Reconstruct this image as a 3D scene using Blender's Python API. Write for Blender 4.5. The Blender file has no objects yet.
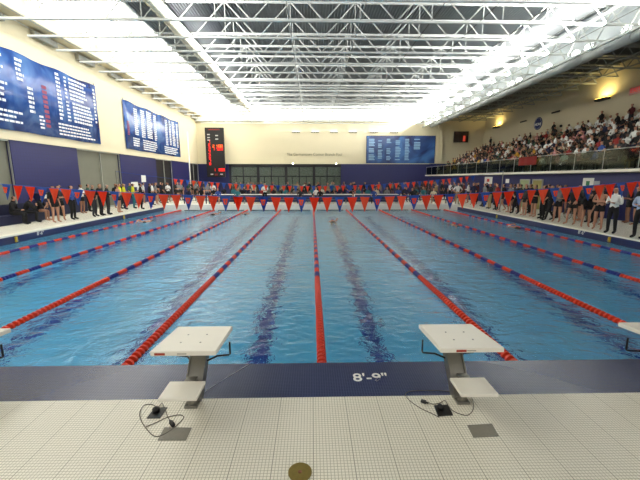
import bpy, bmesh, math, random
from mathutils import Vector, Matrix, Euler
R = random.Random(7)
sc = bpy.context.scene
COL = sc.collection
PI = math.pi

# ------------------------------------------------------------------ camera
CAM_Z = 2.08
F = 350.0
YAW, PITCH = math.atan(8 / F), math.atan(61.5 / F)
cd = bpy.data.cameras.new('camera'); cd.sensor_width = 36; cd.lens = 36 * F / 640
cd.clip_end = 300
cam = bpy.data.objects.new('camera', cd); COL.objects.link(cam)
cam.location = (0, 0, CAM_Z)
cam.rotation_euler = (PI / 2 - PITCH, 0, -YAW)
sc.camera = cam
CM = Euler(cam.rotation_euler).to_matrix()

def ray(px, py):
    return CM @ Vector(((px - 320) / F, (240 - py) / F, -1))
def onx(px, py, x):
    d = ray(px, py); t = x / d.x; return Vector((x, d.y * t, CAM_Z + d.z * t))
def ony(px, py, y):
    d = ray(px, py); t = y / d.y; return Vector((d.x * t, y, CAM_Z + d.z * t))
def onz(px, py, z=0.0):
    d = ray(px, py); t = (z - CAM_Z) / d.z; return Vector((d.x * t, d.y * t, z))

# ------------------------------------------------------------------ materials
def lin(c):
    c = c / 255.0
    return c / 12.92 if c <= 0.04045 else ((c + 0.055) / 1.055) ** 2.4
def rgb(r, g, b): return (lin(r), lin(g), lin(b), 1)
MATS = {}
def mat(name, col, rough=.6, metal=0, emit=None, es=0, noise=0, nscale=8, spec=.5):
    if name in MATS: return MATS[name]
    m = bpy.data.materials.new(name); m.use_nodes = True
    n = m.node_tree.nodes; l = m.node_tree.links
    p = n['Principled BSDF']
    p.inputs['Base Color'].default_value = rgb(*col)
    p.inputs['Roughness'].default_value = rough
    p.inputs['Metallic'].default_value = metal
    p.inputs['Specular IOR Level'].default_value = spec
    if emit:
        p.inputs['Emission Color'].default_value = rgb(*emit)
        p.inputs['Emission Strength'].default_value = es
    if noise:
        t = n.new('ShaderNodeTexNoise'); t.inputs['Scale'].default_value = nscale
        t.inputs['Detail'].default_value = 4
        tc = n.new('ShaderNodeTexCoord'); l.new(tc.outputs['Object'], t.inputs['Vector'])
        mx = n.new('ShaderNodeMix'); mx.data_type = 'RGBA'
        c = rgb(*col)
        mx.inputs[6].default_value = tuple(x * (1 - noise) for x in c[:3]) + (1,)
        mx.inputs[7].default_value = tuple(min(1, x * (1 + noise)) for x in c[:3]) + (1,)
        l.new(t.outputs['Fac'], mx.inputs[0]); l.new(mx.outputs[2], p.inputs['Base Color'])
    MATS[name] = m
    return m

def tile_mat(name, base, grout, pitch, line, big=0, rough=.4, bigcol=None, axes='XY', vary=.06, bump=0):
    """square mosaic tiles, computed from object coordinates"""
    m = bpy.data.materials.new(name); m.use_nodes = True
    n = m.node_tree.nodes; l = m.node_tree.links; p = n['Principled BSDF']
    p.inputs['Roughness'].default_value = rough
    tc = n.new('ShaderNodeTexCoord'); sp = n.new('ShaderNodeSeparateXYZ')
    l.new(tc.outputs['Object'], sp.inputs[0])
    def math_(op, a, b=None):
        q = n.new('ShaderNodeMath'); q.operation = op
        for i, v in enumerate((a, b)):
            if v is None: continue
            if isinstance(v, (int, float)): q.inputs[i].default_value = v
            else: l.new(v, q.inputs[i])
        return q.outputs[0]
    def grid(P, w, one=False):
        outs = []
        for ax in axes:
            v = math_('FLOORED_MODULO', math_('DIVIDE', sp.outputs[ax], P), 1.0)
            outs.append(math_('LESS_THAN', v, w / P))
        if one: return outs[0]
        return math_('MAXIMUM', outs[0], outs[1])
    g = grid(pitch, line)
    nz = n.new('ShaderNodeTexNoise'); nz.inputs['Scale'].default_value = 1.3; nz.inputs['Detail'].default_value = 5
    l.new(tc.outputs['Object'], nz.inputs['Vector'])
    b = rgb(*base)
    m0 = n.new('ShaderNodeMix'); m0.data_type = 'RGBA'
    m0.inputs[6].default_value = tuple(x * (1 - vary) for x in b[:3]) + (1,)
    m0.inputs[7].default_value = tuple(min(1, x * (1 + vary)) for x in b[:3]) + (1,)
    l.new(nz.outputs['Fac'], m0.inputs[0])
    m1 = n.new('ShaderNodeMix'); m1.data_type = 'RGBA'
    l.new(g, m1.inputs[0]); l.new(m0.outputs[2], m1.inputs[6]); m1.inputs[7].default_value = rgb(*grout)
    out = m1.outputs[2]
    if big:
        g2 = grid(big, line * 1.5, True)
        m2 = n.new('ShaderNodeMix'); m2.data_type = 'RGBA'
        l.new(g2, m2.inputs[0]); l.new(out, m2.inputs[6]); m2.inputs[7].default_value = rgb(*(bigcol or grout))
        out = m2.outputs[2]
    l.new(out, p.inputs['Base Color'])
    MATS[name] = m
    return m

M_deck = tile_mat('cream mosaic', (244, 240, 224), (184, 178, 158), .0254, .0044, .3048, .35, (158, 152, 130))
M_band = tile_mat('navy mosaic', (30, 41, 82), (62, 72, 108), .0254, .0045, .3048, .25, (58, 68, 106))
M_navytile = tile_mat('navy wall tile', (28, 38, 84), (50, 60, 104), .1, .006, 0, .3, axes='YZ')
M_blueblock = tile_mat('blue glazed block', (30, 34, 92), (22, 25, 70), .2, .012, 0, .45, axes='YZ')
M_blueblock2 = tile_mat('blue glazed block far', (30, 34, 86), (22, 25, 66), .2, .012, 0, .45, axes='XZ')
M_poolfloor = tile_mat('pool floor tile', (232, 247, 250), (205, 228, 235), .15, .006, 0, .6)
M_poolwall = mat('pool wall tile', (232, 247, 250), .5, noise=.05)
M_stripe = mat('lane stripe tile', (0, 34, 145), .5)
M_wall = mat('cream painted wall', (220, 210, 180), .8, noise=.03, nscale=.6)
M_wallr = mat('beige painted wall', (205, 194, 165), .8, noise=.04, nscale=.6)
M_roofdeck = mat('white roof deck', (222, 228, 230), .55, noise=.04)
M_steel = mat('white painted steel', (225, 228, 224), .5)
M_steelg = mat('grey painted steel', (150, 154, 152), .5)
M_white = mat('white plastic', (236, 235, 228), .4)
M_whitegel = mat('white gelcoat', (240, 236, 222), .35, noise=.02)
M_stain = mat('stainless steel', (140, 138, 130), .35, .8)
M_black = mat('black plastic', (14, 14, 15), .45)
M_blackmetal = mat('black metal', (18, 18, 20), .4, .3)
M_red = mat('red float', (220, 58, 24), .35, noise=.08)
M_blue = mat('blue float', (26, 40, 130), .35)
M_redcloth = mat('red pennant', (242, 82, 40), .7)
M_bluecloth = mat('blue pennant', (48, 92, 178), .7)
M_grey = mat('grey plate', (128, 124, 112), .6, noise=.15, nscale=40)
M_cable = mat('grey cable', (96, 88, 78), .6)
M_brass = mat('aged brass', (140, 122, 60), .45, .6, noise=.25, nscale=30)
M_yellow = mat('yellow plastic', (215, 180, 40), .5)
M_dark = mat('dark frame', (20, 20, 24), .5)
M_navy = mat('navy vinyl', (20, 26, 62), .6)
M_alum = mat('aluminium', (170, 172, 165), .4, .5)
M_curtain = mat('grey curtain', (118, 118, 104), .8, noise=.1, nscale=2)
M_lobby = mat('lobby wall', (150, 150, 128), .8)
M_label = mat('red label', (165, 50, 25), .5)

# ------------------------------------------------------------------ mesh helpers
def box(bm, lo, hi, bev=0):
    vs = [bm.verts.new((x, y, z)) for x in (lo[0], hi[0]) for y in (lo[1], hi[1]) for z in (lo[2], hi[2])]
    fs = [(0, 1, 3, 2), (4, 6, 7, 5), (0, 4, 5, 1), (2, 3, 7, 6), (0, 2, 6, 4), (1, 5, 7, 3)]
    F_ = [bm.faces.new([vs[i] for i in f]) for f in fs]
    if bev:
        es = list({e for f in F_ for e in f.edges})
        bmesh.ops.bevel(bm, geom=es, offset=bev, segments=2, affect='EDGES', profile=.5)
def obox(bm, a, b, w, h):
    """bar from a to b of width w and height h"""
    a, b = Vector(a), Vector(b); d = (b - a).normalized()
    up = Vector((0, 0, 1)) if abs(d.z) < .95 else Vector((0, 1, 0))
    s = d.cross(up).normalized(); u = s.cross(d)
    vs = []
    for p in (a, b):
        for i, j in ((-1, -1), (1, -1), (1, 1), (-1, 1)):
            vs.append(bm.verts.new(p + s * w / 2 * i + u * h / 2 * j))
    for f in ((3, 2, 1, 0), (4, 5, 6, 7), (0, 1, 5, 4), (1, 2, 6, 5), (2, 3, 7, 6), (3, 0, 4, 7)):
        bm.faces.new([vs[i] for i in f])
def tube(bm, pts, r, seg=8, cap=True):
    pts = [Vector(p) for p in pts]; rings = []
    for i, p in enumerate(pts):
        a = pts[max(i - 1, 0)]; b = pts[min(i + 1, len(pts) - 1)]
        d = (b - a).normalized()
        up = Vector((0, 0, 1)) if abs(d.z) < .9 else Vector((0, 1, 0))
        s = d.cross(up).normalized(); u = s.cross(d)
        rr = r[i] if isinstance(r, (list, tuple)) else r
        rings.append([bm.verts.new(p + (s * math.cos(2 * PI * k / seg) + u * math.sin(2 * PI * k / seg)) * rr) for k in range(seg)])
    for i in range(len(rings) - 1):
        for k in range(seg):
            bm.faces.new((rings[i][k], rings[i][(k + 1) % seg], rings[i + 1][(k + 1) % seg], rings[i + 1][k]))
    if cap:
        bm.faces.new(rings[0][::-1]); bm.faces.new(rings[-1])
def quad(bm, *ps): return bm.faces.new([bm.verts.new(p) for p in ps])
def mesh(name, bm, mats, smooth=False):
    me = bpy.data.meshes.new(name)
    bmesh.ops.recalc_face_normals(bm, faces=bm.faces[:])
    bm.to_mesh(me); bm.free()
    for m in (mats if isinstance(mats, (list, tuple)) else [mats]): me.materials.append(m)
    if smooth:
        for p in me.polygons: p.use_smooth = True
    return me
def link(name, me, parent=None, loc=None, label=None):
    o = bpy.data.objects.new(name, me); COL.objects.link(o)
    if parent: o.parent = parent
    if loc is not None: o.location = loc
    if label: o['label'] = label
    return o
def obj(name, bm, m, parent=None, smooth=False, label=None, loc=None):
    return link(name, mesh(name, bm, m, smooth), parent, loc, label)
def tag(o, label, cat, group=None, kind=None):
    o['label'] = label; o['category'] = cat
    if group: o['group'] = group
    if kind: o['kind'] = kind
    return o
def thing(name, label, cat, loc=(0, 0, 0), rz=0, group=None):
    o = bpy.data.objects.new(name, None); COL.objects.link(o)
    o.location = loc; o.rotation_euler = (0, 0, rz)
    return tag(o, label, cat, group)
def struct(name, bm, m, parent=None, smooth=False):
    o = obj(name, bm, m, parent, smooth)
    if not parent: o['kind'] = 'structure'
    return o
def B(*boxes, bev=0):
    bm = bmesh.new()
    for lo, hi in boxes: box(bm, lo, hi, bev)
    return bm
def copy_tree(o, parent=None):
    c = o.copy(); COL.objects.link(c)
    if parent: c.parent = parent
    for ch in list(o.children): copy_tree(ch, c)
    return c
ORD = ['', 'first', 'second', 'third', 'fourth', 'fifth', 'sixth', 'seventh', 'eighth', 'ninth', 'tenth', 'eleventh', 'twelfth',
       'thirteenth', 'fourteenth', 'fifteenth', 'sixteenth', 'seventeenth', 'eighteenth', 'nineteenth', 'twentieth']
def ordinal(n):
    if n <= 20: return ORD[n]
    tens = {2: 'twenty', 3: 'thirty', 4: 'forty', 5: 'fifty', 6: 'sixty', 7: 'seventy'}[n // 10]
    if n % 10 == 0: return tens[:-1] + 'ieth'
    return tens + '-' + ORD[n % 10]

# ------------------------------------------------------------------ dimensions
PX0, PX1 = -11.2, 11.2          # pool sides
PY0, PY1 = 3.70, 26.7           # near and far pool end
WZ = -.30                       # water level
PD = -2.97                      # pool bottom
LX, RX = -14.8, 15.5            # left wall, right (under balcony) wall
SX = 22.5                       # back wall of the stands
FY = 47.0                       # far wall
NY = -1.5                       # floor starts behind the camera
ZT, ZR = 9.0, 10.7              # truss bottom chord, roof deck
ROPE = [.12 + 2.5 * k for k in range(-4, 5)]

# ------------------------------------------------------------------ floor and pool
bm = bmesh.new()
BAND = 3.068
box(bm, (LX - .3, NY, -.3), (SX, BAND, 0))
box(bm, (LX - .3, BAND, -.3), (PX0, FY, 0))
box(bm, (PX1, BAND, -.3), (SX, FY, 0))
box(bm, (PX0, PY1, -.3), (PX1, FY, 0))
floor = struct('floor', bm, M_deck)
struct('trim_1', B(((PX0, BAND, -.298), (PX1, PY0, 0))), M_band)
# pool basin: bottom, four sides
bm = B(((PX0, PY0, PD - .2), (PX1, PY1, PD)))
struct('floor_pool', bm, M_poolfloor)
bm = B(((PX0 - .2, PY0 - .2, PD - .2), (PX0, PY1 + .2, -.301)), ((PX1, PY0 - .2, PD - .2), (PX1 + .2, PY1 + .2, -.301)),
       ((PX0, PY0 - .2, PD - .2), (PX1, PY0, -.301)), ((PX0, PY1, PD - .2), (PX1, PY1 + .2, -.301)))
struct('wall_pool', bm, M_poolwall)
# navy tile facing above the water along both long sides, cream coping
struct('trim_2', B(((PX0 - .01, PY0, WZ - .12), (PX0 + .012, PY1, -.045))), M_navytile)
struct('trim_3', B(((PX1 - .012, PY0, WZ - .12), (PX1 + .01, PY1, -.045))), M_navytile)
M_coping = mat('cream coping', (240, 236, 218), .4)
struct('trim_4', B(((PX0 - .32, PY0, -.05), (PX0 + .03, PY1, .012))), M_coping)
struct('trim_5', B(((PX1 - .03, PY0, -.05), (PX1 + .32, PY1, .012))), M_coping)
# pool end wall (white, raised)
struct('trim_6', B(((PX0, PY1 - .01, WZ - .5), (PX1, PY1 + .9, .13))), M_white)
struct('trim_7', B(((PX0, PY0 - .02, WZ - .3), (PX1, PY0 + .015, -.005))), M_band)
# lane stripes on the bottom and end targets
for k in range(-4, 4):
    x = .12 + 2.5 * k + 1.25
    bm = B(((x - .17, PY0 + 1.6, PD), (x + .17, PY1 - 1.6, PD + .006)), ((x - .5, PY0 + 1.6, PD + .001), (x + .5, PY0 + 1.88, PD + .007)),
           ((x - .5, PY1 - 1.88, PD + .001), (x + .5, PY1 - 1.6, PD + .007)))
    o = obj('lane_stripe', bm, M_stripe)
    tag(o, 'dark blue lane stripe on the pool bottom, %s from the left' % ordinal(k + 5), 'lane marking', 'lane stripes on the pool bottom')

# water
def water_mat():
    m = bpy.data.materials.new('pool water'); m.use_nodes = True
    n = m.node_tree.nodes; l = m.node_tree.links; n.clear()
    out = n.new('ShaderNodeOutputMaterial')
    tc = n.new('ShaderNodeTexCoord'); mp = n.new('ShaderNodeMapping'); mp.inputs['Scale'].default_value = (1, 1.5, 1)
    l.new(tc.outputs['Object'], mp.inputs['Vector'])
    n1 = n.new('ShaderNodeTexNoise'); n1.inputs['Scale'].default_value = 3.2; n1.inputs['Detail'].default_value = 4.0; n1.inputs['Roughness'].default_value = .55; n1.inputs['Distortion'].default_value = .6
    n2 = n.new('ShaderNodeTexNoise'); n2.inputs['Scale'].default_value = .7; n2.inputs['Detail'].default_value = 2
    for q in (n1, n2): l.new(mp.outputs[0], q.inputs['Vector'])
    ad = n.new('ShaderNodeMath'); ad.operation = 'MULTIPLY_ADD'; ad.inputs[1].default_value = 1.2
    l.new(n2.outputs['Fac'], ad.inputs[0]); l.new(n1.outputs['Fac'], ad.inputs[2])
    bu = n.new('ShaderNodeBump'); bu.inputs['Strength'].default_value = 1.0; bu.inputs['Distance'].default_value = .04
    l.new(ad.outputs[0], bu.inputs['Height'])
    rf = n.new('ShaderNodeBsdfRefraction'); rf.inputs['IOR'].default_value = 1.33; rf.inputs['Roughness'].default_value = 0.0
    rf.inputs['Color'].default_value = rgb(150, 224, 252)
    gl = n.new('ShaderNodeBsdfGlossy'); gl.inputs['Roughness'].default_value = .06; gl.inputs['Color'].default_value = (1, 1, 1, 1)
    fr = n.new('ShaderNodeFresnel'); fr.inputs['IOR'].default_value = 1.33
    for q in (rf, gl, fr): l.new(bu.outputs[0], q.inputs['Normal'])
    mx = n.new('ShaderNodeMixShader')
    l.new(fr.outputs[0], mx.inputs[0]); l.new(rf.outputs[0], mx.inputs[1]); l.new(gl.outputs[0], mx.inputs[2])
    l.new(mx.outputs[0], out.inputs['Surface'])
    return m
bm = bmesh.new()
nx, ny = 90, 92
gv = [[bm.verts.new((PX0 + .012 + (PX1 - PX0 - .024) * i / nx, PY0 + .015 + (PY1 - PY0 - .025) * j / ny,
      WZ + .008 * math.sin(i * .9 + j * .35) * math.sin(j * .8 - i * .2))) for j in range(ny + 1)] for i in range(nx + 1)]
for i in range(nx):
    for j in range(ny):
        bm.faces.new((gv[i][j], gv[i + 1][j], gv[i + 1][j + 1], gv[i][j + 1]))
o = obj('pool_water', bm, water_mat(), smooth=True)
tag(o, 'rippled light blue water filling the swimming pool', 'water', kind='stuff')

# ------------------------------------------------------------------ walls
ZB = 4.0
bm = bmesh.new()
WT = .3
# left wall upper
struct('wall_left', B(((LX - WT, NY, ZB), (LX, FY, ZR + .1))), M_wall)
# left wall lower: openings (window recesses) given by picture columns on the wall plane
def wy(px, X=LX): return onx(px, 178, X).y
segs = []   # (y0,y1,kind)
y_w1a, y_w1b = 8.0, wy(15)
y_w2a, y_w2b = wy(80), wy(122)
y_w3a, y_w3b = wy(157), wy(173)
y_w4a, y_w4b = wy(178.5), wy(184)
opens = [(8.0, y_w1b), (y_w2a, y_w2b), (y_w3a, y_w3b), (wy(189.5), wy(199))]
bm = bmesh.new(); y = NY
for a, b in opens:
    box(bm, (LX - WT, y, 0), (LX - .001, a, ZB)); y = b
box(bm, (LX - WT, y, 0), (LX - .001, FY, ZB))
struct('wall_left_lower', bm, M_blueblock)
wn = 0
for a, b in opens:
    wn += 1
    w = thing('window_%d' % wn, 'tall window recess in the blue left wall', 'window'); w['kind'] = 'structure'
    del w['category']; del w['label']
    fr = bmesh.new(); d = .06
    n = max(1, round((b - a) / 2.2))
    for i in range(n + 1):
        yy = a + (b - a) * i / n
        box(fr, (LX - .12, yy - d / 2, 0), (LX - .04, yy + d / 2, ZB))
    box(fr, (LX - .12, a, .02), (LX - .04, b, .12)); box(fr, (LX - .12, a, ZB - .12), (LX - .04, b, ZB - .001))
    obj('window_frame', fr, M_alum, w)
    gm = M_curtain if wn in (1, 2) else M_dark
    obj('window_pane', B(((LX - .28, a, 0), (LX - .2, b, ZB))), gm, w)
struct('trim_8', B(((LX, NY, ZB - .05), (LX + .06, FY, ZB + .1))), M_wall)
# far wall
A = ony(229, 170, FY).x; Bx = ony(341, 170, FY).x
struct('wall_far', B(((LX - WT, FY, ZB), (SX + .3, FY + .3, ZR + .1))), M_wall)
struct('wall_far_lower', B(((LX, FY, 0), (A, FY + .3, ZB)), ((Bx, FY, 0), (SX, FY + .3, ZB))), M_blueblock2)
struct('trim_9', B(((LX + .06, FY - .08, ZB - .05), (RX, FY, ZB + .12))), M_wall)
struct('wall_lobby', B(((A - 1, FY + 3.2, 0), (Bx + 1, FY + 3.4, ZB)), ((A - .2, FY + .3, 0), (A, FY + 3.2, ZB)), ((Bx, FY + .3, 0), (Bx + .2, FY + 3.2, ZB))), M_lobby)
struct('ceiling_lobby', B(((A - 1, FY + .3, ZB), (Bx + 1, FY + 3.4, ZB + .1))), M_lobby)
struct('floor_lobby', B(((A - 1, FY, -.1), (Bx + 1, FY + 3.4, 0))), M_grey)
# storefront of glass doors in the far wall
M_glass = mat('clear glass', (200, 215, 210), .05)
M_glass.node_tree.nodes['Principled BSDF'].inputs['Transmission Weight'].default_value = .9
M_glass.node_tree.nodes['Principled BSDF'].inputs['IOR'].default_value = 1.1
nd = 8; wd = (Bx - A) / nd
for i in range(nd):
    w = bpy.data.objects.new('door_%d' % (i + 1), None); COL.objects.link(w); w['kind'] = 'structure'
    x0 = A + i * wd; x1 = x0 + wd
    wide = .28 if i % 2 == 0 else .06
    obj('door_frame', B(((x0, FY + .02, 0), (x0 + wide, FY + .2, ZB)), ((x1 - .06, FY + .02, 0), (x1, FY + .2, ZB)),
        ((x0, FY + .02, ZB - .45), (x1, FY + .2, ZB)), ((x0, FY + .04, 2.3), (x1, FY + .16, 2.42)), ((x0, FY + .04, 0), (x1, FY + .16, .12)),
        ((x0 + wd / 2 - .04, FY + .04, 0), (x0 + wd / 2 + .04, FY + .16, 2.4))), M_dark, w)
    obj('door_pane', B(((x0 + wide, FY + .09, .1), (x1 - .06, FY + .1, ZB - .45))), M_glass, w)
    obj('door_handle', B(((x0 + wd / 2 - .12, FY - .02, .9), (x0 + wd / 2 - .09, FY + .05, 1.3))), M_alum, w)
for px in (293, 336):
    p = ony(px, 164, FY - .3)
    t = thing('wall_spotlight', 'small white spotlight on the beam over the %s glass doors' % ('left' if px < 300 else 'right'), 'lamp', (p.x, FY - .08, ZB + .02), group='spotlights over the glass doors')
    b2 = bmesh.new(); tube(b2, [(0, -.55, -.05), (0, -.3, 0), (0, -.05, .02)], [.13, .12, .05], 10); obj('lamp_housing', b2, M_white, t)
    b2 = bmesh.new(); tube(b2, [(0, -.58, -.056), (0, -.551, -.051)], .1, 10); obj('lamp_lens', b2, mat('warm lens', (255, 250, 230), .5, emit=(255, 250, 230), es=6), t)
# pilaster right of the board
xp = ony(440, 140, FY).x
struct('column_1', B(((xp - .35, FY - .25, ZB + .12), (xp + .25, FY, ZT))), M_wall)

# right wall, balcony and stands
struct('wall_right_lower', B(((RX, NY, 0), (RX + .3, FY, 2.35))), M_blueblock)
BZ = 2.5
struct('trim_10', B(((RX - .45, 6, BZ - .1), (RX + .2, FY, BZ + .04))), M_coping)
NROW = 8; RW = .84; RH = .42
bm = B(((RX - .4, 6, BZ - .02), (RX + 1.0, FY, BZ + .005)))
for r in range(NROW):
    x0 = RX + .55 + r * RW
    box(bm, (x0, 6, BZ - .1), (SX if r == NROW - 1 else x0 + RW + .01, FY, BZ + r * RH + .005))
struct('floor_stands', bm, mat('grey concrete', (120, 118, 110), .8))
bm = bmesh.new()
struct('wall_right', B(((SX, NY, 2.4), (SX + .3, FY, 8.0)), ((SX + .12, NY, 8.0), (SX + .3, FY, ZR + .1))), M_wallr)
M_bench = mat('navy bench', (24, 28, 60), .5)
for r in range(NROW):
    x0 = RX + .55 + r * RW; z = BZ + r * RH
    b = thing('bleacher_bench', 'long dark bench plank in the stands, %s row up from the railing' % ordinal(r + 1), 'bench', (x0 + .1, 8, z), group='bleacher benches in the stands')
    obj('seat', B(((0, 0, .40), (.28, 38.5, .44))), M_bench, b)
    for k in range(11):
        obj('leg', B(((.08, .3 + k * 3.79, .005), (.2, .36 + k * 3.79, .40))), M_steelg, b)
# railing
rl = thing('balcony_railing', 'glass balcony railing with thin metal rail in front of the spectators', 'railing', (RX - .35, 6, BZ + .04))
bm = bmesh.new(); tube(bm, [(0, 0, 1.0), (0, FY - 6.05, 1.0)], .02, 8); obj('top_rail', bm, M_alum, rl)
bm = bmesh.new()
for k in range(21):
    post = bmesh.new(); y = .05 + k * 2.04
    box(post, (-.012, y - .012, 0), (.012, y + .012, .98)); obj('post', post, M_alum, rl)
M_tglass = bpy.data.materials.new('tinted glass'); M_tglass.use_nodes = True
nn = M_tglass.node_tree.nodes; ll = M_tglass.node_tree.links; nn.clear()
_o = nn.new('ShaderNodeOutputMaterial'); _t = nn.new('ShaderNodeBsdfTransparent'); _g = nn.new('ShaderNodeBsdfGlossy'); _m = nn.new('ShaderNodeMixShader')
_t.inputs[0].default_value = (.5, .58, .52, 1); _g.inputs['Roughness'].default_value = .05; _m.inputs[0].default_value = .07
ll.new(_t.outputs[0], _m.inputs[1]); ll.new(_g.outputs[0], _m.inputs[2]); ll.new(_m.outputs[0], _o.inputs[0])
for k in range(20):
    y = .05 + k * 2.04
    obj('glass_panel', B(((-.006, y + .04, .06), (.006, y + 2.0, .95))), M_tglass, rl)
p0 = onx(520, 150, RX - .4); p1 = onx(538, 150, RX - .4)
bm = bmesh.new()
ys = [p1.y + (p0.y - p1.y) * i / 12 for i in range(13)]
for i in range(12):
    x_ = RX - .42 - .02 * math.sin(i * 1.3); x2 = RX - .42 - .02 * math.sin((i + 1) * 1.3)
    quad(bm, (x_, ys[i], 3.0), (x2, ys[i + 1], 3.0), (x2, ys[i + 1], 3.58), (x_, ys[i], 3.58))
bmesh.ops.solidify(bm, geom=bm.faces[:], thickness=.01)
tag(obj('banner', bm, mat('red banner cloth', (150, 40, 35), .8)), 'red cloth banner hung over the balcony railing', 'banner')

# doors and papers under the balcony
for i, (a, b) in enumerate(((520.5, 529), (533, 542))):
    ya, yb = onx(a, 190, RX).y, onx(b, 190, RX).y
    w = bpy.data.objects.new('door_%d' % (nd + 1 + i), None); COL.objects.link(w); w['kind'] = 'structure'
    y0, y1 = min(ya, yb), max(ya, yb)
    obj('door_leaf', B(((RX - .05, y0, 0), (RX + .02, y1, 1.95))), mat('pale green door', (150, 160, 120), .6) if i == 0 else mat('tan door', (150, 140, 80), .6), w)
    obj('door_frame', B(((RX - .07, y0 - .08, 0), (RX + .02, y0, 2.03)), ((RX - .07, y1, 0), (RX + .02, y1 + .08, 2.03)), ((RX - .07, y0, 1.95), (RX + .02, y1, 2.03))), M_alum, w)
    obj('door_handle', B(((RX - .12, y0 + .1, .95), (RX - .05, y0 + .2, 1.0))), M_alum, w)
def wall_paper(px0, py0, px1, py1, X, col, label, name='poster', extra=None):
    a, b = onx(px0, py0, X), onx(px1, py1, X)
    y0, y1 = min(a.y, b.y), max(a.y, b.y); z0, z1 = min(a.z, b.z), max(a.z, b.z)
    s = -1 if X > 0 else 1
    t = thing(name, label, name.replace('_', ' '), (X, (y0 + y1) / 2, z0))
    w, h = (y1 - y0) / 2, z1 - z0
    lo, hi = sorted((0, s * .015))
    obj('sheet', B(((lo, -w, 0), (hi, w, h))), col, t)
    if extra:
        lo, hi = sorted((s * .015, s * .019))
        obj('emblem', B(((lo, -w * .3, h * .3), (hi, w * .35, h * .72))), extra, t)
    return t
M_paper = mat('white paper', (230, 230, 222), .7)
wall_paper(583.5, 178, 593, 189, RX, M_paper, 'white poster with a small green mark on the blue right wall', extra=mat('green mark', (40, 110, 70), .6))
wall_paper(594, 181, 599, 189, RX, mat('grey paper', (165, 170, 175), .7), 'plain grey poster beside the white poster on the blue right wall')
wall_paper(485, 177, 492, 184, RX, M_paper, 'pair-sized white notice at the far end of the right wall', extra=mat('red mark', (190, 60, 50), .6))
wall_paper(506, 179, 509, 183, RX, M_paper, 'small white notice left of the pale green door')
wall_paper(131, 182, 138, 187, LX, M_paper, 'wide white notice low on the left blue wall beyond the curtained window')
wall_paper(141, 175, 146, 182, LX, M_paper, 'tall white notice higher on the left blue wall, above the crowd')

# ------------------------------------------------------------------ roof
def corrugated(x0, x1, y0, y1, z, pitch=.2, h=.06):
    bm = bmesh.new(); x = x0; prof = []
    while x < x1 - 1e-6:
        for dx, dz in ((0, 0), (pitch * .5, 0), (pitch * .6, h), (pitch * .9, h)):
            if x + dx <= x1: prof.append((x + dx, z + dz))
        x += pitch
    prof.append((x1, z))
    a = [bm.verts.new((px, y0, pz)) for px, pz in prof]; b = [bm.verts.new((px, y1, pz)) for px, pz in prof]
    for i in range(len(a) - 1): bm.faces.new((a[i], a[i + 1], b[i + 1], b[i]))
    bmesh.ops.solidify(bm, geom=bm.faces[:], thickness=-.02)
    return bm
SKX = -9.3
struct('ceiling', corrugated(SKX, 15.2, NY, FY, ZR, .16, .035), M_roofdeck)
struct('ceiling_stands', corrugated(15.35, SX + .3, NY, FY, ZR - .3), mat('shaded roof deck', (120, 122, 116), .7))  # same deck as over the pool, its unlit look painted in as grey
struct('ceiling_light_screen', B(((15.15, NY, ZT + .1), (15.35, FY, ZR + .1))), M_roofdeck)  # panel added to block the uplight from the stands ceiling
# luminous skylight strip
M_sky = mat('skylight glazing', (255, 255, 250), .5, emit=(255, 253, 246), es=3.6)
struct('skylight_strip', B(((LX + .8, NY, ZR + .12), (SKX - .02, FY, ZR + .16))), M_sky)
struct('ceiling_ledge', B(((LX, NY, 9.9), (LX + .8, FY, ZR + .3))), M_wall)
struct('ceiling_curb', B(((SKX - .02, NY, ZR - .02), (SKX + .04, FY, ZR + .3))), M_roofdeck)

# trusses
NT = 22; T0 = 5.36; TS = 1.956
WEB = []
xa, xb = LX + .85, 15.1
npan = 9; pw = (xb - xa) / npan
def web_mesh(a, b, w):
    bm = bmesh.new(); obox(bm, a, b, w, w); return mesh('web_member', bm, M_steel)
Hh = ZR - ZT - .05
W_up = web_mesh((0, 0, 0), (pw / 2, 0, Hh), .042)
W_dn = web_mesh((0, 0, Hh), (pw / 2, 0, 0), .042)
W_v = web_mesh((0, 0, 0), (0, 0, Hh), .035)
bm = bmesh.new(); box(bm, (xa, -.07, -.04), (xb, -.01, .04)); box(bm, (xa, .01, -.04), (xb, .07, .04)); BC = mesh('bottom_chord', bm, M_steel)
bm = bmesh.new(); box(bm, (xa, -.07, Hh - .05), (xb, -.01, Hh + .04)); box(bm, (xa, .01, Hh - .05), (xb, .07, Hh + .04)); TC = mesh('top_chord', bm, M_steel)
TRY = [T0 + TS * i for i in range(NT) if T0 + TS * i < FY - .3]
for i, y in enumerate(TRY):
    t = thing('roof_truss', 'white steel truss spanning the roof over the pool, %s counting from the camera' % ordinal(i + 1), 'roof truss', (0, y, ZT), group='roof trusses over the pool')
    link('bottom_chord', BC, t); link('top_chord', TC, t)
    for k in range(npan):
        x = xa + k * pw
        link('web_member', W_dn, t, (x, 0, 0)); link('web_member', W_up, t, (x + pw / 2, 0, 0))
        if k: link('web_member', W_v, t, (x + (0 if k % 1 == 0 else pw / 2), 0, 0))
# bridging rods
for k, x in enumerate((-12.6, -10.9, -7.6, -4.2, -1.0, 2.2, 5.4, 7.6, 9.8, 12.0, 13.6)):
    bm = bmesh.new(); tube(bm, [(x, 2, ZT + .06), (x, FY, ZT + .06)], .02, 6)
    tag(obj('bridging_rod', bm, M_steelg), 'thin rod running lengthwise along the truss bottoms, %s from the left wall' % ordinal(k + 1), 'rod', 'lengthwise rods between trusses')
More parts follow.
